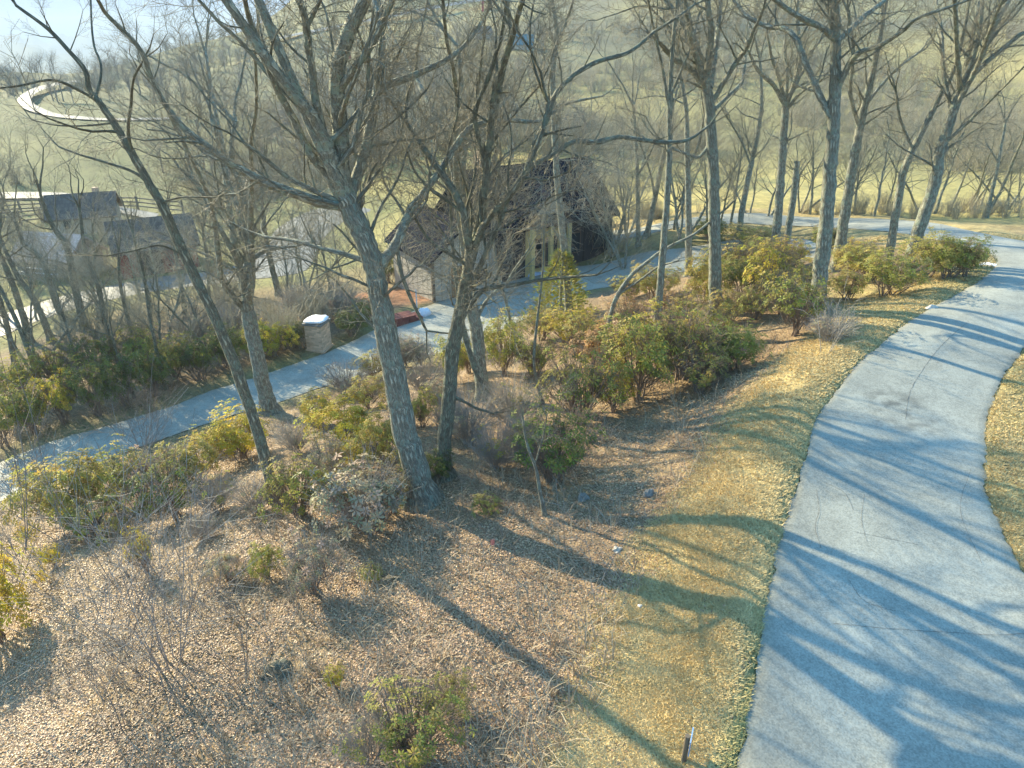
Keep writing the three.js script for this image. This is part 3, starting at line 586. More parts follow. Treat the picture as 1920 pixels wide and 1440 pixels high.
// a shrub one metre in radius and about 1.7 m high; whorled leaves in lumps over forking stems
function shrubForm(seed, leafy, twigs, whorl = 7, tall = 1.6) {
  const R = rng(seed), stems = new Tubes(), whorls = [], fine = new Tubes();
  const lump = (d) => 0.76 + 0.42 * noise(d.x * 2.3 + seed, d.z * 2.3 + d.y * 1.7) + 0.2 * noise(d.x * 5 + 3, d.y * 5 + d.z * 4 + seed);
  const tips = [];
  for (let k = 0; k < 150 * Math.max(leafy, twigs); k++) {
    const a = R() * 2 * Math.PI, e = Math.asin(clamp(R() * 1.15 - 0.2, -0.2, 1)), d = V(Math.cos(a) * Math.cos(e), Math.sin(e), Math.sin(a) * Math.cos(e)), r = lump(d) * (0.62 + 0.38 * Math.sqrt(R()));
    tips.push(V(d.x * r, Math.max(0.06, tall * 0.42 + d.y * r * tall * 0.55), d.z * r));
  }
  for (let k = 0; k < 9; k++) {   // main stems
    const tip = tips[Math.floor(R() * tips.length)].clone().multiplyScalar(0.75), b = V((R() - 0.5) * 0.3, -0.08, (R() - 0.5) * 0.3), m = b.clone().lerp(tip, 0.5).add(V((R() - 0.5) * 0.2, 0.12, (R() - 0.5) * 0.2));
    stems.add([b, m, tip], [0.022, 0.015, 0.007], 5);
  }
  tips.forEach((tip, k) => {
    const root = V(tip.x * 0.35 + (R() - 0.5) * 0.2, tip.y * 0.35, tip.z * 0.35 + (R() - 0.5) * 0.2), out = tip.clone().sub(V(0, 0.4, 0)).normalize();
    if (k < 150 * twigs) {
      const m = root.clone().lerp(tip, 0.55).add(V((R() - 0.5) * 0.16, (R() - 0.3) * 0.12, (R() - 0.5) * 0.16));
      fine.add([root, m, tip], [0.007, 0.005, 0.0025], 3);
      for (let j = 0; j < 4; j++) { const q = m.clone().lerp(tip, R()), e = q.clone().addScaledVector(out, 0.12 + 0.2 * R()).add(V((R() - 0.5) * 0.24, (R() - 0.3) * 0.22, (R() - 0.5) * 0.24)); fine.add([q, e], [0.0035, 0.002], 3); }
    }
    if (k < 150 * leafy) {
      const v = 0.7 + 0.65 * R(), tone = R();
      dummy.position.copy(tip).addScaledVector(out, (R() - 0.6) * 0.12);
      dummy.quaternion.setFromUnitVectors(V(0, 1, 0), out.clone().add(V((R() - 0.5) * 0.7, 0.4, (R() - 0.5) * 0.7)).normalize());
      dummy.rotateY(R() * 6.283);
      dummy.scale.setScalar(0.75 + 0.5 * R());
      dummy.updateMatrix();
      whorls.push([dummy.matrix.clone(), [v * (0.85 + 0.4 * tone), v, v * (0.75 + 0.3 * tone)]]);
    }
  });
  return { stems: stems.build(), whorls, twigs: twigs ? fine.build() : null };
}
const FORMS = {
  full: [shrubForm(11, 3.4, 0.4), shrubForm(12, 3.0, 0.5), shrubForm(13, 2.6, 0.6)], open: [shrubForm(21, 1.5, 1.0), shrubForm(22, 1.2, 1.2), shrubForm(23, 1.8, 0.9)], bare: [shrubForm(31, 0.15, 1.8), shrubForm(32, 0.25, 1.6)], low: [shrubForm(41, 2.4, 0.4, 7, 1.1)],
};
const shrubPrototypes = {};
function shrub(px, py, w, h, form, leaf, label, group) {
  const foot = onGround(px, py), t = pixelOf(foot)[2], R = rng(Math.round(px * 31 + py)), list = FORMS[form], f = list[Math.floor(R() * list.length)];
  const o = thing('shrub', label, 'shrub', foot, group);
  part('stems', f.stems, form === 'bare' ? M.greyStem : M.stem, o);
  if (f.whorls.length) foliage(f.whorls, M[leaf], o);
  if (f.twigs) part('twigs', f.twigs, form === 'bare' || leaf === 'fleck' ? M.greyStem : M.stem, o, 'stuff');
  const width = (w / FOCAL) * t / 2, height = (h / FOCAL) * t / 0.92 / (form === 'low' ? 1.15 : 1.65);
  o.scale.set(width * 1.24, Math.max(0.5 * width, height * 1.15), width * 1.24);
  o.rotation.y = R() * 6.28;
  return o;
}
const SHRUBS = `
140,990,150,140,full,amber,large amber and olive shrub by the driveway at the left edge
222,955,110,115,full,olive,olive shrub right of the large amber shrub by the driveway
268,935,100,90,low,fleck,shrub topped with pale pinkish leaves beside the driveway
330,968,140,120,open,dark,open dark shrub below the pale pinkish shrub
372,905,100,90,full,amber,amber green shrub between pale pinkish shrub and leaning dark tree
455,858,120,95,full,yellow,yellow shrub at the driveway edge behind the leaning dark tree
412,850,60,60,open,amber,small amber shrub left of the yellow driveway shrub
598,800,75,66,full,yellow,small round yellow shrub left of the big oak
655,842,125,100,full,yellow,round yellow green shrub left of the big oak trunk
690,765,90,65,open,amber,amber twiggy shrub behind the round yellow shrub
652,738,95,55,bare,fleck,pale twiggy shrub on the driveway edge left of the oak
720,880,95,105,full,amber,amber shrub touching the left side of the big oak trunk
560,968,120,130,open,olive,open green shrub right of the leaning dark tree foot
615,908,100,100,open,fleck,pale flecked shrub behind the open green one
690,995,190,150,open,fleck,wide pale flecked shrub left of the big oak foot
640,885,60,60,full,yellow,small yellow shrub in front of the round yellow shrub
770,905,46,60,full,olive,small olive shrub hidden behind the big oak foot
822,905,62,66,full,dark,low dark green shrub between the two oak feet
795,800,60,80,open,olive,open olive shrub between the two oak trunks
745,700,70,70,bare,fleck,grey twig shrub behind the big oak trunk
785,690,60,60,open,fleck,pale shrub beside the red brick stack
880,835,100,100,bare,fleck,grey bare shrub right of the dark trunked oak
945,705,95,115,full,olive,tall olive shrub in front of the sunlit driveway patch
960,800,100,90,bare,amber,bare brown shrub in the middle of the lot
1040,905,170,150,open,green,wide open green shrub in the middle of the leaf litter
985,865,90,90,bare,olive,grey shrub joined to the wide open green shrub
850,720,60,90,full,olive,olive shrub between the dark oak and twin stemmed tree
1085,795,140,160,open,olive,tall open olive shrub left of the bent sapling
1128,705,110,100,full,rust,rusty leaved shrub left of the bent sapling
1195,748,155,165,full,olive,largest dense olive shrub right of the bent sapling
1065,645,90,65,full,yellow,yellow green shrub in front of the conical evergreen
1015,640,70,70,open,amber,amber shrub left of the yellow green one
1275,712,160,150,open,amber,wide twiggy shrub right of the straight pale trunk
1375,692,92,80,full,green,round green shrub nearest the road verge
1330,652,90,85,open,olive,open shrub left of the straight thick trunk foot
1285,630,80,90,open,amber,amber twiggy shrub right of the straight pale trunk
1180,620,90,70,open,rust,rusty open shrub behind the bent sapling
1225,560,90,60,full,amber,amber shrub under the shaded driveway edge
1318,578,80,95,full,amber,orange amber shrub left of the straight thick trunk
1388,562,75,75,full,dark,dark glossy shrub right of the straight thick trunk
1432,575,90,120,open,yellow,tall yellow green shrub left of the verge oak
1490,628,120,125,open,olive,open olive shrub at the foot of the verge oak
1450,525,90,75,open,amber,amber shrub behind the tall yellow green shrub
1390,520,90,70,open,amber,amber shrub at the far driveway corner
1552,640,90,60,bare,fleck,low grey bare shrub on the verge right of the oak
1622,528,95,62,full,olive,olive shrub left of the leaning slim trunk
1665,552,115,80,full,olive,bushy olive shrub at the foot of the leaning slim trunk
1608,496,72,50,open,yellow,yellowish shrub behind the verge oak
1735,522,100,70,full,olive,olive shrub behind the pale leaning tree
1776,524,105,80,full,olive,largest shrub of the group on the road bend
1808,520,60,60,full,dark,dark rounded shrub at the tip of the road bend
1330,455,65,45,full,dark,dark shrub beyond the far driveway
1405,462,80,40,full,amber,amber shrub beside the gravel parking patch
1545,470,70,50,open,amber,amber shrub between the verge oak and far lane
10,840,90,100,full,olive,first shrub of the driveway hedge at the left edge
68,812,85,95,full,dark,dark shrub second along the driveway hedge
122,795,75,95,full,yellow,yellow green shrub in the driveway hedge below the dark trunks
182,778,90,105,full,dark,dark bushy shrub in the driveway hedge below the leaning wood
238,760,78,95,full,dark,dark shrub in the hedge behind the thin pale stems
292,742,76,95,full,dark,dark hedge shrub left of the amber hedge shrub
332,712,70,80,full,amber,amber shrub among the dark driveway hedge
376,712,76,85,full,dark,dark hedge shrub right of the amber hedge shrub
428,690,68,75,full,dark,dark hedge shrub left of the three stemmed tree
478,676,62,70,full,olive,olive hedge shrub right of the three stemmed tree
516,668,74,66,full,yellow,yellow green hedge shrub left of the brick pillar
556,652,52,50,full,dark,dark hedge shrub just left of the brick pillar
660,632,62,52,full,dark,dark shrub right of the brick pillar
688,604,48,44,full,dark,dark shrub behind the big oak trunk near the clay bank
640,596,70,60,bare,fleck,grey twig shrub behind the brick pillar
40,752,95,90,full,olive,tall olive shrub behind the left end of the hedge
112,724,90,85,open,olive,open olive shrub in the second hedge row below the wood
190,704,90,85,open,dark,open dark shrub in the second hedge row
268,690,80,80,open,olive,open olive shrub behind the amber hedge shrub
440,632,76,66,bare,fleck,pale bare shrub above the driveway hedge
362,650,80,70,bare,fleck,pale bare shrub left of the three stemmed tree above the hedge
570,596,80,60,bare,fleck,pale bare shrub by the lane left of the oak
730,530,60,60,full,dark,dark round shrub beside the pale house wall
2,1200,150,210,full,yellow,tall yellow green shrub cut by the left edge of the picture
104,1060,38,42,full,yellow,small isolated yellow shrub on the leaf litter at left
276,1075,52,110,open,bright,bright yellow sapling shrub under the dark open shrub
430,1085,78,58,low,fleck,low dome of pale greyish leaves on the leaf litter
502,1078,62,72,full,olive,small olive shrub right of the pale low dome
592,1110,120,130,open,fleck,pale flecked open shrub right of the small olive shrub
632,1290,42,55,open,bright,small bright yellow plant on the leaf litter
780,1425,190,170,open,olive,large grey olive twiggy shrub at the bottom edge
848,1345,90,110,open,olive,olive leaved shoot beside the large grey shrub
700,1440,130,120,bare,olive,grey bare twigs at the bottom edge left of the large shrub
1100,655,90,70,open,amber,open amber shrub between rusty shrub and tall open olive shrub
1005,705,90,80,open,olive,open olive shrub right of the tall olive driveway shrub
1150,770,100,90,open,yellow,yellowish open shrub between the two largest mid shrubs
1240,690,100,100,open,green,green open shrub at the base of the straight pale trunk
1310,735,90,80,open,amber,low amber shrub at the litter edge near the verge
1345,705,80,70,open,olive,low olive shrub left of the round verge shrub
1262,605,80,70,open,rust,rusty shrub behind the straight pale trunk
1365,605,80,60,open,amber,low amber shrub right of the straight thick trunk foot
1412,600,70,70,open,olive,low open olive shrub in front of the tall yellow green shrub
1462,588,90,90,open,amber,amber open shrub just left of the verge oak
1500,565,80,80,open,olive,olive shrub behind the verge oak foot
1585,560,80,60,open,amber,low amber shrub right of the verge oak
1590,522,80,60,full,amber,amber shrub behind the verge oak on its right
1480,505,80,60,open,yellow,yellow shrub behind the verge oak on its left
1425,492,80,50,open,olive,low olive shrub by the gravel parking patch
1350,520,80,60,open,amber,amber shrub below the shaded drive right of the thick trunk
880,700,60,80,open,olive,open olive shrub against the twin stemmed tree
830,770,70,70,open,fleck,pale open shrub behind the dark trunked oak foot
640,950,90,90,open,olive,small olive shrub between the two pale flecked shrubs
740,960,80,90,open,amber,amber twiggy shrub at the big oak foot
480,960,80,70,bare,fleck,bare grey twigs at the foot of the leaning dark tree
180,1005,120,80,open,olive,low olive shrub in front of the large amber shrub
410,960,90,80,bare,olive,bare brown twigs between dark shrub and leaning dark tree
930,880,90,80,bare,amber,bare brown twigs right of the dark oak foot
1180,560,80,50,open,olive,low olive shrub along the near edge of the shaded drive
800,745,80,80,bare,fleck,pale twigs between the two oak trunks
760,800,60,60,open,fleck,pale flecked plant just right of the big oak trunk
840,820,60,70,bare,amber,brown twigs against the dark oak trunk
760,690,70,60,bare,amber,brown twigs above the driveway edge right of the big oak
700,710,70,50,open,amber,low amber shrub along the driveway edge behind the big oak
560,850,70,60,bare,fleck,pale twigs between leaning dark tree and round yellow shrub
910,960,60,40,open,olive,low green plant in the big oak shadow
380,1010,70,50,bare,fleck,pale twigs under the dark open shrub
700,1090,50,30,open,olive,low green tuft on the leaf litter beside the long thin shadow`;
SHRUBS.trim().split('\n').forEach((line) => { const [x, y, w, h, form, leaf, label] = line.split(','); shrub(+x, +y, +w, +h, form, leaf, label); });
{ // the conical evergreen by the yard
  const R = rng(77), stems = new Tubes(), leaves = new Leaves();
  stems.add([V(0, -0.2, 0), V(0, 2, 0), V(0.05, 3.8, 0)], [0.07, 0.05, 0.01], 6);
  for (let k = 0; k < 1500; k++) {
    const y = 0.15 + 3.8 * Math.pow(R(), 1.2), r = (1.15 * Math.pow(1 - y / 4.15, 0.75)) * (0.55 + 0.5 * R()) * (1 + 0.25 * noise(y * 3, k % 7)), a = R() * 6.283, at0 = V(Math.cos(a) * r, y, Math.sin(a) * r), v = 0.6 + 0.8 * R();
    for (let j = 0; j < 3; j++) leaves.add(at0, V(Math.cos(a) + (R() - 0.5) * 1.4, 0.3 + 0.9 * R(), Math.sin(a) + (R() - 0.5) * 1.4).normalize(), V(0.1, 1, 0.1), 0.14 + 0.08 * R(), 0.05, [v * (0.9 + 0.5 * R()), v, v * 0.8]);
  }
  const o = thing('evergreen_tree', 'pale green conical evergreen at the edge of the yard', 'tree', onGround(1050, 598)), s = (128 / FOCAL) * pixelOf(o.position)[2] / 4.1;
  part('trunk', stems.build(), M.bark, o); part('foliage', leaves.build(), Object.assign(leafMaterial(0.40, 0.44, 0.10, 0.4), { vertexColors: true }), o, 'stuff');
  o.scale.set(s * 1.7, s * 1.05, s * 1.7);
}
// upright bare stems rising from the litter
function stems(px, py, h, count, spread, label, material = M.stem, seed = 1, r0 = 0.012) {
  const foot = onGround(px, py), t = pixelOf(foot)[2], R = rng(seed * 101 + px), H = (h / FOCAL) * t / 0.8, o = thing('bare_shrub', label, 'shrub', foot);
  const out = { branches: new Tubes(), twigs: new Tubes() };
  for (let k = 0; k < count; k++) {
    const a = R() * 6.283, d = V(Math.cos(a) * spread, 1, Math.sin(a) * spread), p = V(Math.cos(a) * 0.06 * count ** 0.5, -0.08, Math.sin(a) * 0.06 * count ** 0.5);
    shoot(out, R, p, d, H * (0.6 + 0.4 * R()), r0 * (0.7 + 0.6 * R()), 1, { ...SHOOT, wild: 0.18, rise: 0.04, k1: 1.0, k2: 0.5, levels: 3, twigRadius: 0.02 });
  }
  part('stems', out.twigs.build(), material, o, 'stuff');
}
stems(300, 1335, 330, 4, 0.25, 'tall reddish bare sapling with several stems in the left foreground', M.stem, 2, 0.022);
stems(318, 1250, 260, 9, 0.3, 'tangle of bare grey stems behind the reddish bare sapling', M.greyStem, 3, 0.016);
stems(228, 1385, 120, 3, 0.2, 'low bare stems left of the reddish bare sapling', M.stem, 4);
stems(452, 1275, 190, 3, 0.18, 'slim bare stems right of the reddish bare sapling', M.stem, 5);
stems(55, 940, 90, 14, 0.4, 'fan of bare stems over the driveway edge at the left', M.stem, 6);
stems(270, 850, 90, 14, 0.5, 'reddish haze of fine bare stems hanging over the driveway', M.stem, 7, 0.008);
stems(955, 1100, 70, 3, 0.3, 'small bare seedling beside the wide tree shadow', M.stem, 8, 0.007);
stems(1066, 1040, 70, 3, 0.25, 'small bare seedling above the wide tree shadow', M.stem, 9, 0.007);
stems(1121, 1082, 100, 3, 0.3, 'larger bare seedling right of the small seedlings', M.greyStem, 10, 0.009);
stems(868, 1020, 50, 3, 0.3, 'short bare twigs right of the big oak foot', M.stem, 11, 0.006);
stems(1545, 665, 75, 4, 0.3, 'small pale bare shrub standing on the verge', M.greyStem, 12, 0.01);
stems(1270, 730, 90, 10, 0.55, 'spray of dry stems in front of the wide twiggy shrub', M.stem, 13, 0.007);
stems(560, 1090, 60, 3, 0.3, 'short bare stems beside the small olive shrub', M.stem, 14, 0.006);

// ---------------------------------------------------------------- what nobody could count: fallen leaves, grass, stalks, brush
function scatter(name, label, category, geometry, material, list, kind = 'stuff') {
  const m = new THREE.InstancedMesh(geometry, material, list.length);
  list.forEach(([p, rx, ry, rz, sx, sy, sz, c], k) => { dummy.position.copy(p); dummy.rotation.set(rx, ry, rz, 'YXZ'); dummy.scale.set(sx, sy, sz); dummy.updateMatrix(); m.setMatrixAt(k, dummy.matrix); if (c) m.setColorAt(k, tint.setRGB(...c)); });
  m.name = numbered(name); m.castShadow = m.receiveShadow = true;
  scene.add(m);
  return tag(m, label, category, null, kind);
}
function fallenLeaf() {
  const g = new THREE.BufferGeometry();
  g.setAttribute('position', new THREE.Float32BufferAttribute([-0.5, 0.12, 0, -0.15, 0.22, 0.30, -0.15, -0.02, 0, -0.15, 0.2, -0.30, 0.2, 0.16, 0.27, 0.2, 0, 0, 0.2, 0.2, -0.27, 0.55, 0.2, 0], 3));
  g.setIndex([0, 1, 2, 0, 2, 3, 1, 4, 5, 1, 5, 2, 2, 5, 6, 2, 6, 3, 4, 7, 5, 5, 7, 6]);
  g.computeVertexNormals();
  return g;
}
{
  const R = rng(9001), list = [], tones = [[0.38, 0.255, 0.145], [0.35, 0.22, 0.12], [0.29, 0.17, 0.09], [0.45, 0.32, 0.19], [0.39, 0.245, 0.16], [0.23, 0.14, 0.08]];
  let tries = 0;
  while (list.length < 290000 && tries++ < 2500000) {
    const az = (R() * 2 - 1) * 0.80 - 0.08, r = 5.2 * Math.pow(9, R()), x = r * Math.sin(az), z = -r * Math.cos(az);
    if (r > 38) continue;
    const dR = toStrip(strips.road, x, z, 5), dD = toStrip(strips.drive, x, z, 5), n = fbm(x * 0.35, z * 0.35, 3);
    const share = (x > 11 && dR < 5 && Math.abs(x) / -z > 0.6 ? 0.02 : 1) * smooth(1.2, 2.9, dR + 1.1 * n) + (dR > 0.1 ? 0.06 : 0.004);
    if (R() > share * (dD < 0 ? 0.004 : smooth(0, 1.2, dD)) * clamp(0.75 + 1.0 * fbm(x * 0.8 + 20, z * 0.8, 3), 0.25, 1)) continue;
    const y = ground(x, z, Math.min(dR, dD)) + 0.006 + R() * 0.02, s = 0.028 + 0.036 * R(), c = tones[Math.floor(R() * tones.length)], v = (0.8 + 0.5 * R()) * clamp(1 + 0.65 * fbm(x * 0.45 + 70, z * 0.45, 4), 0.6, 1.4);
    list.push([V(x, y, z), (R() - 0.5) * 0.7, R() * 6.283, (R() - 0.5) * 0.7, s, s * 0.6 * (R() < 0.3 ? -1 : 1), s, c.map((k) => k * v)]);
  }
  scatter('leaf_litter', 'carpet of fallen tan and brown leaves over the lot', 'leaves', fallenLeaf(), new THREE.MeshStandardMaterial({ roughness: 0.5, side: THREE.DoubleSide }), list);
}
function tuft(seed, blades, h, lean) {
  const R = rng(seed), p = [], i = [];
  for (let k = 0; k < blades; k++) {
    const a = R() * 6.283, b = R() * 6.283, x = Math.cos(a) * 0.03 * R(), z = Math.sin(a) * 0.03 * R(), l = h * (0.6 + 0.6 * R()), dx = Math.cos(b) * lean * l * R(), dz = Math.sin(b) * lean * l * R(), wx = Math.cos(b + 1.57) * 0.004, wz = Math.sin(b + 1.57) * 0.004, o = p.length / 3;
    p.push(x - wx, -0.01, z - wz, x + wx, -0.01, z + wz, x + dx * 0.4 + wx * 0.8, l * 0.6, z + dz * 0.4 + wz * 0.8, x + dx * 0.4 - wx * 0.8, l * 0.6, z + dz * 0.4 - wz * 0.8, x + dx, l * 0.9, z + dz);
    i.push(o, o + 1, o + 2, o, o + 2, o + 3, o + 3, o + 2, o + 4);
  }
  const g = new THREE.BufferGeometry();
  g.setAttribute('position', new THREE.Float32BufferAttribute(p, 3)); g.setIndex(i); g.computeVertexNormals();
  return g;
}
{
  const R = rng(9002), list = [], grass = new THREE.MeshStandardMaterial({ roughness: 0.7, side: THREE.DoubleSide });
  let tries = 0;
  while (list.length < 90000 && tries++ < 1500000) {
    const az = (R() * 2 - 1) * 0.78, r = 5.2 * Math.pow(8, R()), x = r * Math.sin(az), z = -r * Math.cos(az), dR = toStrip(strips.road, x, z, 6);
    const n = fbm(x * 0.35, z * 0.35, 3), right = az > 0.55 && x > 9;
    const share = right ? smooth(-0.06, 0.05, dR) * smooth(6, 5, dR) : smooth(-0.06, 0.05, dR) * smooth(2.9, 1.5, dR + 1.1 * n);
    if (share <= 0 || R() > share * clamp(0.75 + fbm(x * 1.3, z * 1.3 + 8, 3), 0.15, 1)) continue;
    const green = clamp(-0.1 + 0.55 * fbm(x * 0.6 + 30, z * 0.6, 3) + 0.6 * smooth(0.4, 0.05, dR) * smooth(13, 8, r) + (right ? 0.12 : 0), 0, 0.9), v = 0.75 + 0.5 * R();
    const c = mix3([0.65, 0.505, 0.24], [0.36, 0.35, 0.10], green * (0.6 + 0.6 * R())).map((k) => k * v), s = 0.7 + 0.7 * R();
    list.push([V(x, ground(x, z, dR), z), 0, R() * 6.283, 0, s * 1.2, s, s * 1.2, c]);
  }
  scatter('verge_grass', 'short tan winter grass along both road verges', 'grass', tuft(5, 8, 0.042, 1.6), grass, list);
  const stalks = [];
  for (let k = 0; k < 9500; k++) {
    const az = (R() * 2 - 1) * 0.72 - 0.1, r = 6 * Math.pow(5, R()), x = r * Math.sin(az), z = -r * Math.cos(az), dR = toStrip(strips.road, x, z, 6), dD = toStrip(strips.drive, x, z, 6);
    if (dR < 2.2 || dD < 0.3 || x > 12) continue;
    if (R() > 0.5 + 1.1 * fbm(x * 0.5, z * 0.5 + 50, 3)) continue;
    const s = 0.6 + 1.0 * R(), v = 0.8 + 0.4 * R();
    stalks.push([V(x, ground(x, z, Math.min(dR, dD)), z), (R() - 0.5) * 0.9, R() * 6.283, (R() - 0.5) * 0.9, s, s, s, [0.40 * v, 0.33 * v, 0.23 * v]]);
  }
  scatter('dry_stalks', 'thin dry stalks and fallen twigs sticking out of the leaf litter', 'stalks', tuft(6, 6, 0.38, 1.0), grass, stalks);
}
// a bare bush of fine shoots, about 2 m wide
function bushGeometry(seed, count, tall, fan) {
  const R = rng(seed), t = new Tubes();
  for (let k = 0; k < count; k++) {
    const a = R() * 6.283, f = fan * (0.3 + 0.9 * R()), p = V((R() - 0.5) * 0.5, -0.15, (R() - 0.5) * 0.5), e = V(p.x + Math.cos(a) * f, tall * (0.5 + 0.5 * R()), p.z + Math.sin(a) * f), m = p.clone().lerp(e, 0.5).add(V((R() - 0.5) * 0.25, 0.1, (R() - 0.5) * 0.25));
    t.add([p, m, e], [0.014, 0.009, 0.004], 3);
    for (let j = 0; j < 4; j++) { const q = m.clone().lerp(e, R()), w = q.clone().add(V((R() - 0.5) * 0.7, 0.1 + 0.4 * R(), (R() - 0.5) * 0.7)); t.add([q, w], [0.006, 0.003], 3); }
  }
  return t.build();
}
const BUSH = bushGeometry(61, 30, 2.0, 0.8), SMALL_TREE = (() => {
  const R = rng(62), out = { branches: new Tubes(), twigs: new Tubes() };
  out.branches.add([V(0, -0.5, 0), V(0.1, 2, 0), V(0, 4, 0.1)], [0.16, 0.12, 0.09], 5);
  for (let k = 0; k < 5; k++) shoot(out, R, V(0, 2 + k * 0.5, 0), V((R() - 0.5) * 1.6, 1, (R() - 0.5) * 1.6), 3.6, 0.07, 0, { ...SHOOT, k0: 1, k1: 1, levels: 2, twigRadius: 0 });
  return out.branches.build();
})();
function thicket(name, label, count, seed, pick, geometry, material, tones, size) {
  const R = rng(seed), list = [];
  let tries = 0;
  while (list.length < count && tries++ < count * 40) {
    const s = pick(R);
    if (!s) continue;
    const [x, z] = s, k = size[0] + (size[1] - size[0]) * R(), c = tones[Math.floor(R() * tones.length)], v = 0.8 + 0.4 * R();
    list.push([V(x, ground(x, z), z), 0, R() * 6.283, 0, k, k * (0.7 + 0.5 * R()), k, c.map((q) => q * v)]);
  }
  return scatter(name, label, 'brush', geometry, material, list);
}
const around = (px0, py0, px1, py1) => (R) => { const p = at(lerp(px0, px1, R()), lerp(py0, py1, R())); return toPaving(p.x, p.z) > 0.9 ? [p.x, p.z] : null; };
const white = (r) => new THREE.MeshStandardMaterial({ roughness: r });
const BROWN = [[0.38, 0.35, 0.25], [0.33, 0.305, 0.215], [0.42, 0.385, 0.28], [0.36, 0.315, 0.23]];
thicket('thicket', 'grey brown thicket of bare brush between the driveway and the back lane', 80, 71, (R) => around(120, 560, 700, 680)(R), BUSH, white(0.85), BROWN, [0.6, 1.25]);
thicket('thicket', 'dense brown bare brush in front of the dark house', 34, 72, around(850, 470, 1180, 520), BUSH, white(0.85), BROWN, [0.7, 1.3]);
thicket('thicket', 'bare brush along the far side of the road and meadow edge', 110, 73, (R) => around(1180, 396, 1920, 412)(R), BUSH, white(0.85), BROWN, [0.3, 0.7]);
thicket('thicket', 'bare brush around the grey roofed houses at the left', 40, 74, around(0, 420, 460, 560), BUSH, white(0.85), BROWN, [0.8, 1.6]);
thicket('hillside_brush', 'mauve brown brush covering the far hillside', 1900, 75, (R) => {
  const az = -0.62 + 1.27 * R(), r = 72 * Math.pow(4.2, R()), x = r * Math.sin(az), z = -r * Math.cos(az), n = fbm(x * 0.028 + 4, z * 0.028, 4) + 0.3 * smooth(14, 6, Math.abs(r - 94));
  if (az < -0.28 && r < 200 && n < 0.22 || az < -0.42 && r < 105) return null;
  if (toStrip(strips.loop, x, z) < 2 || toStrip(strips.lower, x, z) < 2 || toStrip(strips.hilltop, x, z) < 2) return null;
  return n > (az > 0 && r > 100 ? 0.22 : az > 0 ? 0.08 : 0.05) - 0.1 * R() ? [x, z] : null;
}, BUSH, white(0.85), BROWN, [0.9, 2.2]);
thicket('far_wood', 'bare woods along the far ridge and hill flanks', 420, 76, (R) => {
  const az = -0.70 + 1.35 * R(), r = 85 * Math.pow(4.4, R()), x = r * Math.sin(az), z = -r * Math.cos(az), n = fbm(x * 0.016 + 40, z * 0.016, 3);
  const p = pixelOf(V(x, plate(x, z), z));
  const ridge = az < -0.3 && r > 175;
  if (toStrip(strips.loop, x, z) < 3) return null;
  return ridge || n > (az > 0 ? 0.3 : 0.14) ? [x, z] : null;
}, SMALL_TREE, white(0.85), [[0.26, 0.22, 0.17], [0.29, 0.25, 0.19], [0.22, 0.195, 0.16]], [0.5, 1.0]);

// ---------------------------------------------------------------- buildings and small things
const box = (w, h, d, x = 0, y = 0, z = 0) => { const g = new THREE.BoxGeometry(w, h, d); g.translate(x, y + h / 2, z); return g; };
const flat = (r, g, b, rough = 0.8) => new THREE.MeshStandardMaterial({ color: new THREE.Color(r, g, b), roughness: rough });
const shingleMap = tile(512, (x, y) => { const row = Math.floor(y * 24), c = Math.floor(x * 24 + (row % 2) * 0.5), edge = smooth(0, 0.12, (y * 24) % 1); const k = (0.6 + 0.4 * hash2(((c % 24) + 24) % 24, row)) * (0.6 + 0.4 * edge); return k; });
const boardMap = tile(256, (x, y) => 0.8 * smooth(0, 0.08, (x * 8) % 1) + 0.12 + 0.08 * pfbm(x, y, 16, 2));
const brickMap = tile(512, (x, y) => { const row = Math.floor(y * 16), u = x * 8 + (row % 2) * 0.5, c = ((Math.floor(u) % 8) + 8) % 8, m = Math.min(smooth(0.02, 0.09, (y * 16) % 1), smooth(0.02, 0.06, u % 1)), k = 0.75 + 0.5 * hash2(c + 3, row + 7); return [lerp(0.56, 0.66 * k, m), lerp(0.46, 0.46 * k, m), lerp(0.36, 0.30 * k, m)]; });
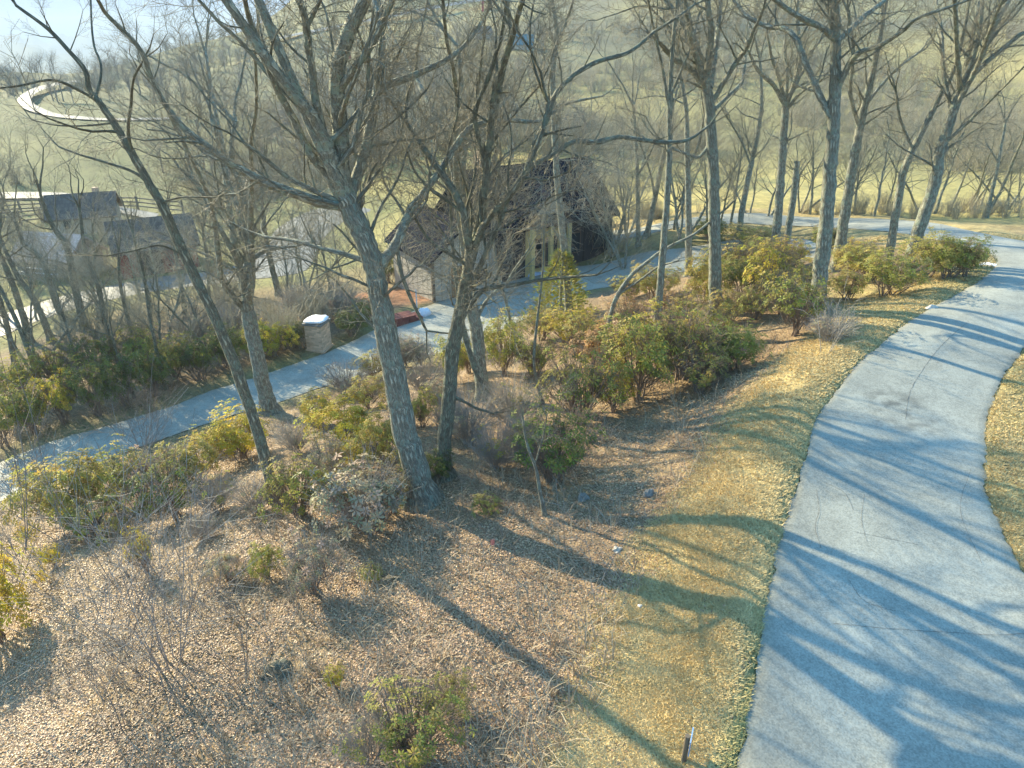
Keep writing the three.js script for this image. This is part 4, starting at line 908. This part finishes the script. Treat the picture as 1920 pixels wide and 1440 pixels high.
Object.assign(M, {
  navy: new THREE.MeshPhysicalMaterial({ specularIntensity: 0.05, color: new THREE.Color(0.017, 0.02, 0.032), map: shingleMap, bumpMap: shingleMap, bumpScale: 0.015, roughness: 0.95 }),
  greyRoof: new THREE.MeshPhysicalMaterial({ color: new THREE.Color(0.20, 0.155, 0.125), map: shingleMap, roughness: 1, specularIntensity: 0 }),
  paleRoof: new THREE.MeshStandardMaterial({ color: new THREE.Color(0.55, 0.46, 0.44), map: shingleMap, roughness: 0.5 }),
  cream: new THREE.MeshStandardMaterial({ color: new THREE.Color(0.55, 0.51, 0.40), map: boardMap, roughness: 0.8 }), greyWall: new THREE.MeshStandardMaterial({ color: new THREE.Color(0.50, 0.47, 0.40), map: boardMap, roughness: 0.8 }), redWall: new THREE.MeshStandardMaterial({ color: new THREE.Color(0.30, 0.10, 0.07), map: boardMap, roughness: 0.85 }),
  darkWall: new THREE.MeshStandardMaterial({ color: new THREE.Color(0.05, 0.047, 0.05), map: boardMap, roughness: 0.85 }), pine: flat(0.60, 0.47, 0.20), darkWood: flat(0.12, 0.085, 0.06), door: flat(0.28, 0.14, 0.06), pane: new THREE.MeshPhysicalMaterial({ color: 0x30363c, roughness: 0.08, metalness: 0 }), wrap: flat(0.72, 0.76, 0.84, 0.45), snow: flat(0.86, 0.88, 0.92, 0.6), stone: new THREE.MeshStandardMaterial({ color: new THREE.Color(0.40, 0.38, 0.34), map: groundGrain, bumpMap: groundBump, bumpScale: 0.05, roughness: 0.9 }),
  brick: new THREE.MeshStandardMaterial({ map: brickMap, bumpMap: brickMap, bumpScale: 0.012, roughness: 0.85 }), rail: flat(0.17, 0.14, 0.11), post: flat(0.15, 0.12, 0.085), sign: flat(0.25, 0.40, 0.64, 0.4), tealRoof: flat(0.05, 0.19, 0.22, 0.6), redBrick: flat(0.20, 0.06, 0.045), board: flat(0.52, 0.40, 0.27),
});
// a gable roof with its ridge along x: two slabs with thickness
function roofSlab(len, half, rise, side, over = 0.35, th = 0.16) {
  const k = (half + over) / half, s = new THREE.Shape([[0, rise], [half * k, rise - rise * k], [half * k, rise - rise * k - th], [0, rise - th]].map(([a, b]) => new THREE.Vector2(a, b)));
  const g = new THREE.ExtrudeGeometry(s, { depth: len + 2 * over, bevelEnabled: false });
  g.translate(0, 0, -len / 2 - over); g.rotateY(side > 0 ? -Math.PI / 2 : Math.PI / 2);
  const uv = g.attributes.uv, p = g.attributes.position;
  for (let i = 0; i < uv.count; i++) uv.setXY(i, p.getX(i) / 3, Math.hypot(p.getZ(i), p.getY(i)) / 3);
  return g;
}
function gableWall(half, rise, th = 0.12) { const g = new THREE.ExtrudeGeometry(new THREE.Shape([[-half, 0], [half, 0], [0, rise]].map(([a, b]) => new THREE.Vector2(a, b))), { depth: th, bevelEnabled: false }); return g; }
function building(name, label, foot, turn, L, D, wallH, rise, wall, roof, more) {
  const o = thing(name, label, 'house', foot);
  o.rotation.y = turn;
  part('wall', box(L, wallH + 1.2, D, 0, -1.2, 0), wall, o);
  for (const s of [1, -1]) { const r = part('roof', roofSlab(L, D / 2, rise, s), roof, o); r.position.y = wallH + 0.1; }
  for (const s of [1, -1]) { const g = part('gable', gableWall(D / 2 - 0.02, rise - 0.08), wall, o); g.rotation.y = Math.PI / 2; g.position.set(s > 0 ? L / 2 - 0.14 : -L / 2 + 0.02, wallH, 0); }
  more?.(o);
  return o;
}
function windowOn(o, w, h, x, y, z, turn = 0, frame = M.cream) {
  const f = part('window', box(w, h, 0.08), frame, o); f.position.set(x, y, z); f.rotation.y = turn;
  part('pane', box(w - 0.16, h - 0.16, 0.05, 0, 0.08, 0.03), M.pane, f);
}
{
  const turn = Math.atan2(0.54, 0.84), c = V(0.93, 0, -47.7), g = ground(c.x + 1.6, c.z + 2.6);
  c.y = g;
  const rise = 2.9, wallH = 0.75 - g - rise;
  building('house', 'house with steep navy shingle roof and pine porch behind the oaks', c, turn, 9.6, 6.6, wallH, rise, M.darkWall, M.navy, (o) => {
    const front = 3.3, dw = 1.55;
    // porch dormer: a cross gable carried on pine posts
    const ridge = part('dormer_roof', roofSlab(3.0, dw, 1.5, 1, 0.25, 0.14), M.navy, o); ridge.rotation.y = Math.PI / 2; ridge.position.set(-0.9, wallH + 0.75, front - 0.55);
    const ridge2 = part('dormer_roof', roofSlab(3.0, dw, 1.5, -1, 0.25, 0.14), M.navy, o); ridge2.rotation.y = Math.PI / 2; ridge2.position.copy(ridge.position);
    const gab = part('dormer_gable', gableWall(dw - 0.05, 1.4), M.cream, o); gab.position.set(-0.9, wallH + 0.72, front + 0.85);
    part('porch_beam', box(3.1, 0.24, 0.18, -0.9, wallH - 0.1, front + 0.9), M.darkWood, o);
    for (const x of [-2.3, -0.9, 0.5]) part('porch_post', box(0.24, wallH + 1.0, 0.24, x, -1.1, front + 0.9), M.pine, o);
    part('porch_wall', box(2.7, wallH + 0.5, 0.05, -0.9, 0, front + 0.06), M.pine, o);
    for (const x of [-1.5, -0.3]) { windowOn(o, 0.9, 1.9, x, 0.5, front + 0.12, 0, M.darkWood); windowOn(o, 0.8, 0.9, x, wallH - 0.4, front + 0.12, 0, M.pine); }
    for (const x of [-3.7, 1.6, 3.6]) windowOn(o, 1.0, 1.4, x, 1.0, front + 0.05, 0, M.darkWood);
    part('chimney', box(0.8, 2.2, 0.8, -2.6, wallH + 1.6, -1.2), M.brick, o);
    // lower wing at the left with a front gable
    const wing = part('wing_wall', box(4.4, wallH + 0.6, 5.6, -6.8, -1.6, 0.9), M.greyWall, o);
    for (const s of [1, -1]) { const r = part('wing_roof', roofSlab(5.6, 2.2, 1.75, s), M.navy, o); r.rotation.y = Math.PI / 2; r.position.set(-6.8, wallH - 0.9, 0.9); }
    const wg = part('wing_gable', gableWall(2.15, 1.65), M.cream, o); wg.position.set(-6.8, wallH - 1.0, 3.62);
    const d = part('door', box(0.95, 2.1, 0.08), M.door, o); d.position.set(-7.3, -0.4, 3.72);
    part('handle', box(0.05, 0.2, 0.06, 0.35, 0.95, 0.06), M.darkWood, d);
    windowOn(o, 0.9, 1.1, -5.7, 0.3, 3.7);
    part('corner_post', box(0.16, wallH + 0.5, 0.16, -8.98, -1.5, 3.7), M.darkWood, o);
  });
}
{
  const H2 = onGround(168, 428), t2 = 0.35;
  building('house', 'grey shingle roofed house beside the pale roofed one at the far left', H2, t2, 5.2, 4.2, 1.7, 1.5, M.greyWall, M.greyRoof, (o) => { windowOn(o, 0.8, 1.0, -1.2, 0.5, 2.12); windowOn(o, 0.8, 1.0, 1.2, 0.5, 2.12); part('chimney', box(0.5, 1.2, 0.5, 1.2, 2.4, -0.6), M.brick, o); });
  building('house', 'house with pale pinkish roof at the far left, below the grey roof', onGround(118, 505), -0.2, 4.6, 3.6, 1.4, 1.4, M.greyWall, M.paleRoof, (o) => { windowOn(o, 0.8, 0.9, -1, 0.4, 1.82); windowOn(o, 0.8, 0.9, 1, 0.4, 1.82); part('porch_rail', box(3.4, 0.08, 0.08, 0.3, 0.5, 2.6), M.wrap, o); part('porch_rail', box(3.4, 0.08, 0.08, 0.3, 0.85, 2.6), M.wrap, o); });
  building('barn', 'reddish brown barn with grey roof behind the leaning dark tree', onGround(300, 500), 0.5, 5.4, 4.6, 2.2, 1.6, M.redWall, M.greyRoof, (o) => { const d = part('door', box(1.6, 1.9, 0.08), M.darkWood, o); d.position.set(-0.6, 0, 2.34); });
  building('shed', 'small building with teal roof on the far hillside', at(976, 96), -0.1, 7, 5, 2, 2.4, M.greyWall, M.tealRoof);
  building('shed', 'small grey roofed building left of the teal roofed one on the far hill', at(905, 76), 0.3, 5, 4, 2.4, 1.6, M.greyWall, M.greyRoof);
}
function fence(text, label, h) {
  const pts = text.split(' ').map((w) => onGround(...w.split(',').map(Number))), o = thing('rail_fence', label, 'fence', pts[0]), curve = new THREE.CatmullRomCurve3(pts), n = Math.max(2, Math.round(curve.getLength() / 2.4));
  let prev;
  for (let k = 0; k <= n; k++) {
    const p = curve.getPoint(k / n); p.y = ground(p.x, p.z); p.sub(pts[0]);
    part('post', box(0.16, h + 0.4, 0.16, p.x, p.y - 0.3, p.z), M.rail, o);
    if (prev) for (const s of [0.3, 0.62, 0.94]) { const a = prev.clone().setY(prev.y + h * s), b = p.clone().setY(p.y + h * s), t = new Tubes(); t.add([a, b], [0.07, 0.07], 4); part('rail', t.build(), M.rail, o); }
    prev = p;
  }
}
fence('-20,402 40,398 80,395 125,392', 'dark rail fence in front of the far pale road strip, upper of the two', 1.3);
fence('-20,424 40,420 80,416 122,408', 'dark rail fence at the far left, lower of the two', 1.3);
fence('218,392 260,393 300,397 345,402', 'dark rail fence on the green field right of the grey roofed house', 1.3);
{ // brick pillar with a snowy cap
  const p = onGround(600, 655), t = pixelOf(p)[2], w = (39 / FOCAL) * t * 0.86, h = (47 / FOCAL) * t / 0.9, o = thing('brick_pillar', 'square tan brick pillar capped with snow beside the driveway', 'pillar', p);
  o.rotation.y = -0.25;
  const shaft = box(w, h + 0.3, w, 0, -0.3, 0), uv = shaft.attributes.uv;
  for (let i = 0; i < uv.count; i++) uv.setXY(i, uv.getX(i) * w / 1.6, uv.getY(i) * h / 1.2);
  part('shaft', shaft, M.brick, o);
  part('footing', box(w * 1.12, 0.12, w * 1.12, 0, 0, 0), M.brick, o);
  part('cap', box(w * 1.16, 0.09, w * 1.16, 0, h, 0), M.stone, o);
  const g = new THREE.SphereGeometry(0.5, 24, 12), q = g.attributes.position;
  for (let i = 0; i < q.count; i++) { const x = q.getX(i), y = q.getY(i), z = q.getZ(i), k = 1 / Math.max(Math.abs(x), Math.abs(z), 0.38); q.setXYZ(i, clamp(x * k, -1, 1) * 0.5 * w * 1.1 * (Math.abs(y) > 0.49 ? 0 : 1), (y + 0.5) * 0.17 * (1 + 0.5 * noise(x * 4, z * 4)), clamp(z * k, -1, 1) * 0.5 * w * 1.1 * (Math.abs(y) > 0.49 ? 0 : 1)); }
  g.translate(0, h + 0.092, 0); g.computeVertexNormals();
  part('snow', g, M.snow, o);
}
{ // sign post at the road edge, its panel seen nearly edge on
  const p = onGround(1281, 1430), o = thing('sign_post', 'short wooden post with a thin bluish sign panel by the road edge', 'sign', p);
  o.rotation.y = 1.2;
  const k = (66 / FOCAL) * pixelOf(p)[2] / 0.88;
  part('post', new THREE.CylinderGeometry(0.036, 0.04, k + 0.3, 10).translate(0, k / 2 - 0.15, 0), M.post, o);
  part('panel', box(0.26, k * 0.5, 0.016, 0.02, k * 0.52, 0.052), M.sign, o);
}
function lumpOf(seed, w, h, d, rough = 0.35, detail = 3) {
  const g = new THREE.IcosahedronGeometry(0.5, detail), q = g.attributes.position;
  for (let i = 0; i < q.count; i++) { const x = q.getX(i), y = q.getY(i), z = q.getZ(i), k = 1 + rough * fbm(x * 3 + seed, z * 3 + y * 2.1 + seed, 3); q.setXYZ(i, x * k * w, Math.max(-0.2, y) * k * h, z * k * d); }
  g.computeVertexNormals();
  return g;
}
const rock = (px, py, w, h, label, m = M.stone, seed = 3) => { const p = onGround(px, py), s = pixelOf(p)[2] / FOCAL; const o = solo('rock', lumpOf(seed, w * s, h * s * 1.5, w * s * 0.8, 0.6), m, label, 'rock'); o.position.copy(p); o.position.y += 0.02; o.rotation.y = seed; };
rock(1217, 928, 26, 12, 'flat grey rock on the leaf litter near the verge', M.stone, 5);
rock(1094, 938, 20, 14, 'small grey rock left of the flat rock near the verge', M.stone, 6);
rock(521, 1262, 52, 28, 'dark mossy rock in the leaf litter at lower left', flat(0.11, 0.115, 0.085, 0.95), 7);
rock(1200, 1140, 10, 5, 'tiny pale stone at the road end of the wide shadow', flat(0.6, 0.6, 0.58), 8);
rock(1746, 578, 22, 9, 'pale stone at the edge of the asphalt near the bend', flat(0.6, 0.55, 0.48), 9);
rock(1157, 1034, 20, 8, 'pale stone right of the bare seedlings', flat(0.45, 0.42, 0.36), 10);
{ const p = onGround(1845, 498), s = pixelOf(p)[2] / FOCAL, o = solo('snow_patch', lumpOf(4, 42 * s, 0.1, 22 * s, 1.0), M.snow, 'last white patch of snow on the tip of the road bend', 'snow'); o.position.copy(p); o.position.y -= 0.015; }
{ // building materials in the yard
  const p = onGround(762, 603), o = thing('brick_stack', 'stack of dark red bricks beside the driveway behind the big oak', 'bricks', p); o.rotation.y = 0.6;
  for (let a = 0; a < 4; a++) for (let b = 0; b < 3; b++) for (let c = 0; c < 3 - (a > 2); c++) part('brick', box(0.38, 0.17, 0.28, (a - 1.5) * 0.4 + 0.02 * noise(a * 3, c * 5 + b), c * 0.175, (b - 1) * 0.3), M.redBrick, o);
  const q = onGround(796, 592), s = thing('wrapped_pallet', 'pallet wrapped in bluish white plastic right of the red bricks', 'pallet', q); s.rotation.y = 0.3;
  part('pallet', box(0.8, 0.12, 0.65), M.board, s); const l = part('wrap', lumpOf(12, 0.75, 0.7, 0.6, 0.5), M.wrap, s); l.position.y = 0.2;
  const r = onGround(998, 515), u = solo('tarp', lumpOf(14, 1.7, 0.75, 1.0, 0.9), flat(0.42, 0.52, 0.68, 0.4), 'crumpled bluish tarp heap on the shaded yard paving', 'tarp'); u.position.copy(r);
  const w = onGround(828, 545), y = thing('lumber_stack', 'stack of pale boards and wrapped sheets in front of the house wing', 'lumber', w); y.rotation.y = 0.5;
  for (let a = 0; a < 5; a++) for (let b = 0; b < 3; b++) part('board', box(2.1, 0.09, 0.2, 0.06 * noise(a, b * 7), b * 0.1, (a - 2) * 0.23), a % 3 ? M.board : M.wrap, y);
  const v = onGround(782, 578), st = thing('stake', 'thin white stake on the orange clay bank', 'stake', v); part('stake', box(0.07, 1.1, 0.05), M.wrap, st);
}
// cracks and seams in the asphalt
{
  const crack = (text, w, seed) => {
    const R = rng(seed), pts = text.split(' ').map((q) => at(...q.split(',').map(Number))), c = new THREE.CatmullRomCurve3(pts), n = 60, pos = [], idx = [];
    for (let k = 0; k <= n; k++) {
      const p = c.getPoint(k / n), t = c.getTangent(k / n), s = V(-t.z, 0, t.x).normalize(), j = (R() - 0.5) * w * 3, h = w * (0.4 + 0.8 * R());
      for (const q of [-1, 1]) { const x = p.x + s.x * (j + q * h), z = p.z + s.z * (j + q * h); pos.push(x, plate(x, z) + 0.046, z); }
      if (k) { const o = k * 2; idx.push(o - 2, o - 1, o, o, o - 1, o + 1); }
    }
    const g = new THREE.BufferGeometry();
    g.setAttribute('position', new THREE.Float32BufferAttribute(pos, 3)); g.setIndex(idx); g.computeVertexNormals();
    if (g.attributes.normal.getY(0) < 0) { g.setIndex(idx.reverse()); g.computeVertexNormals(); }
    return g;
  };
  const road = scene.getObjectByName('road');
  for (const [t, w, s] of [['1560,1172 1640,1180 1720,1186 1800,1190 1870,1194 1930,1190', 0.004, 1], ['1697,790 1705,740 1740,680 1775,640 1815,605', 0.005, 2], ['1530,920 1535,960 1528,990 1538,1030', 0.004, 3], ['1600,1000 1660,1012 1720,1024', 0.004, 4], ['1620,930 1615,980 1625,1020', 0.0035, 5], ['1590,1090 1620,1130 1680,1150', 0.0035, 6], ['1820,880 1800,960 1840,1060', 0.003, 7], ['1540,905 1580,925 1600,960', 0.0035, 8]]) part('crack', crack(t, w, s), M.crack, road);
}

// survey ribbons and a flag
{
  const ribbon = (px, py, depth, len, label) => {
    const d = ray(px, py), p = d.multiplyScalar(depth).add(V(0, EYE, 0)), g = new THREE.PlaneGeometry(0.05, len, 1, 6), q = g.attributes.position;
    for (let i = 0; i < q.count; i++) q.setZ(i, 0.03 * Math.sin(q.getY(i) * 14));
    g.translate(0, -len / 2, 0); g.computeVertexNormals();
    const o = solo('ribbon', g, new THREE.MeshStandardMaterial({ color: new THREE.Color(0.75, 0.28, 0.38), roughness: 0.5, side: THREE.DoubleSide }), label, 'ribbon'); o.position.copy(p);
  };
  ribbon(655, 95, 15.2, 0.16, 'pink survey ribbon on a limb of the largest oak');
  ribbon(905, 2, 17, 0.22, 'pink survey ribbon at the top edge between the oak crowns');
  const p = onGround(920, 1040), o = thing('pin_flag', 'small pinkish red flag on a wire beside the wide tree shadow', 'flag', p);
  part('wire', new THREE.CylinderGeometry(0.004, 0.004, 0.5, 5).translate(0, 0.2, 0), M.rail, o);
  const f = part('cloth', new THREE.BoxGeometry(0.10, 0.16, 0.006, 2, 2, 1).translate(0.05, 0.37, 0), flat(0.62, 0.2, 0.18, 0.6), o); f.rotation.y = 0.4;
}

renderer.render(scene, camera);
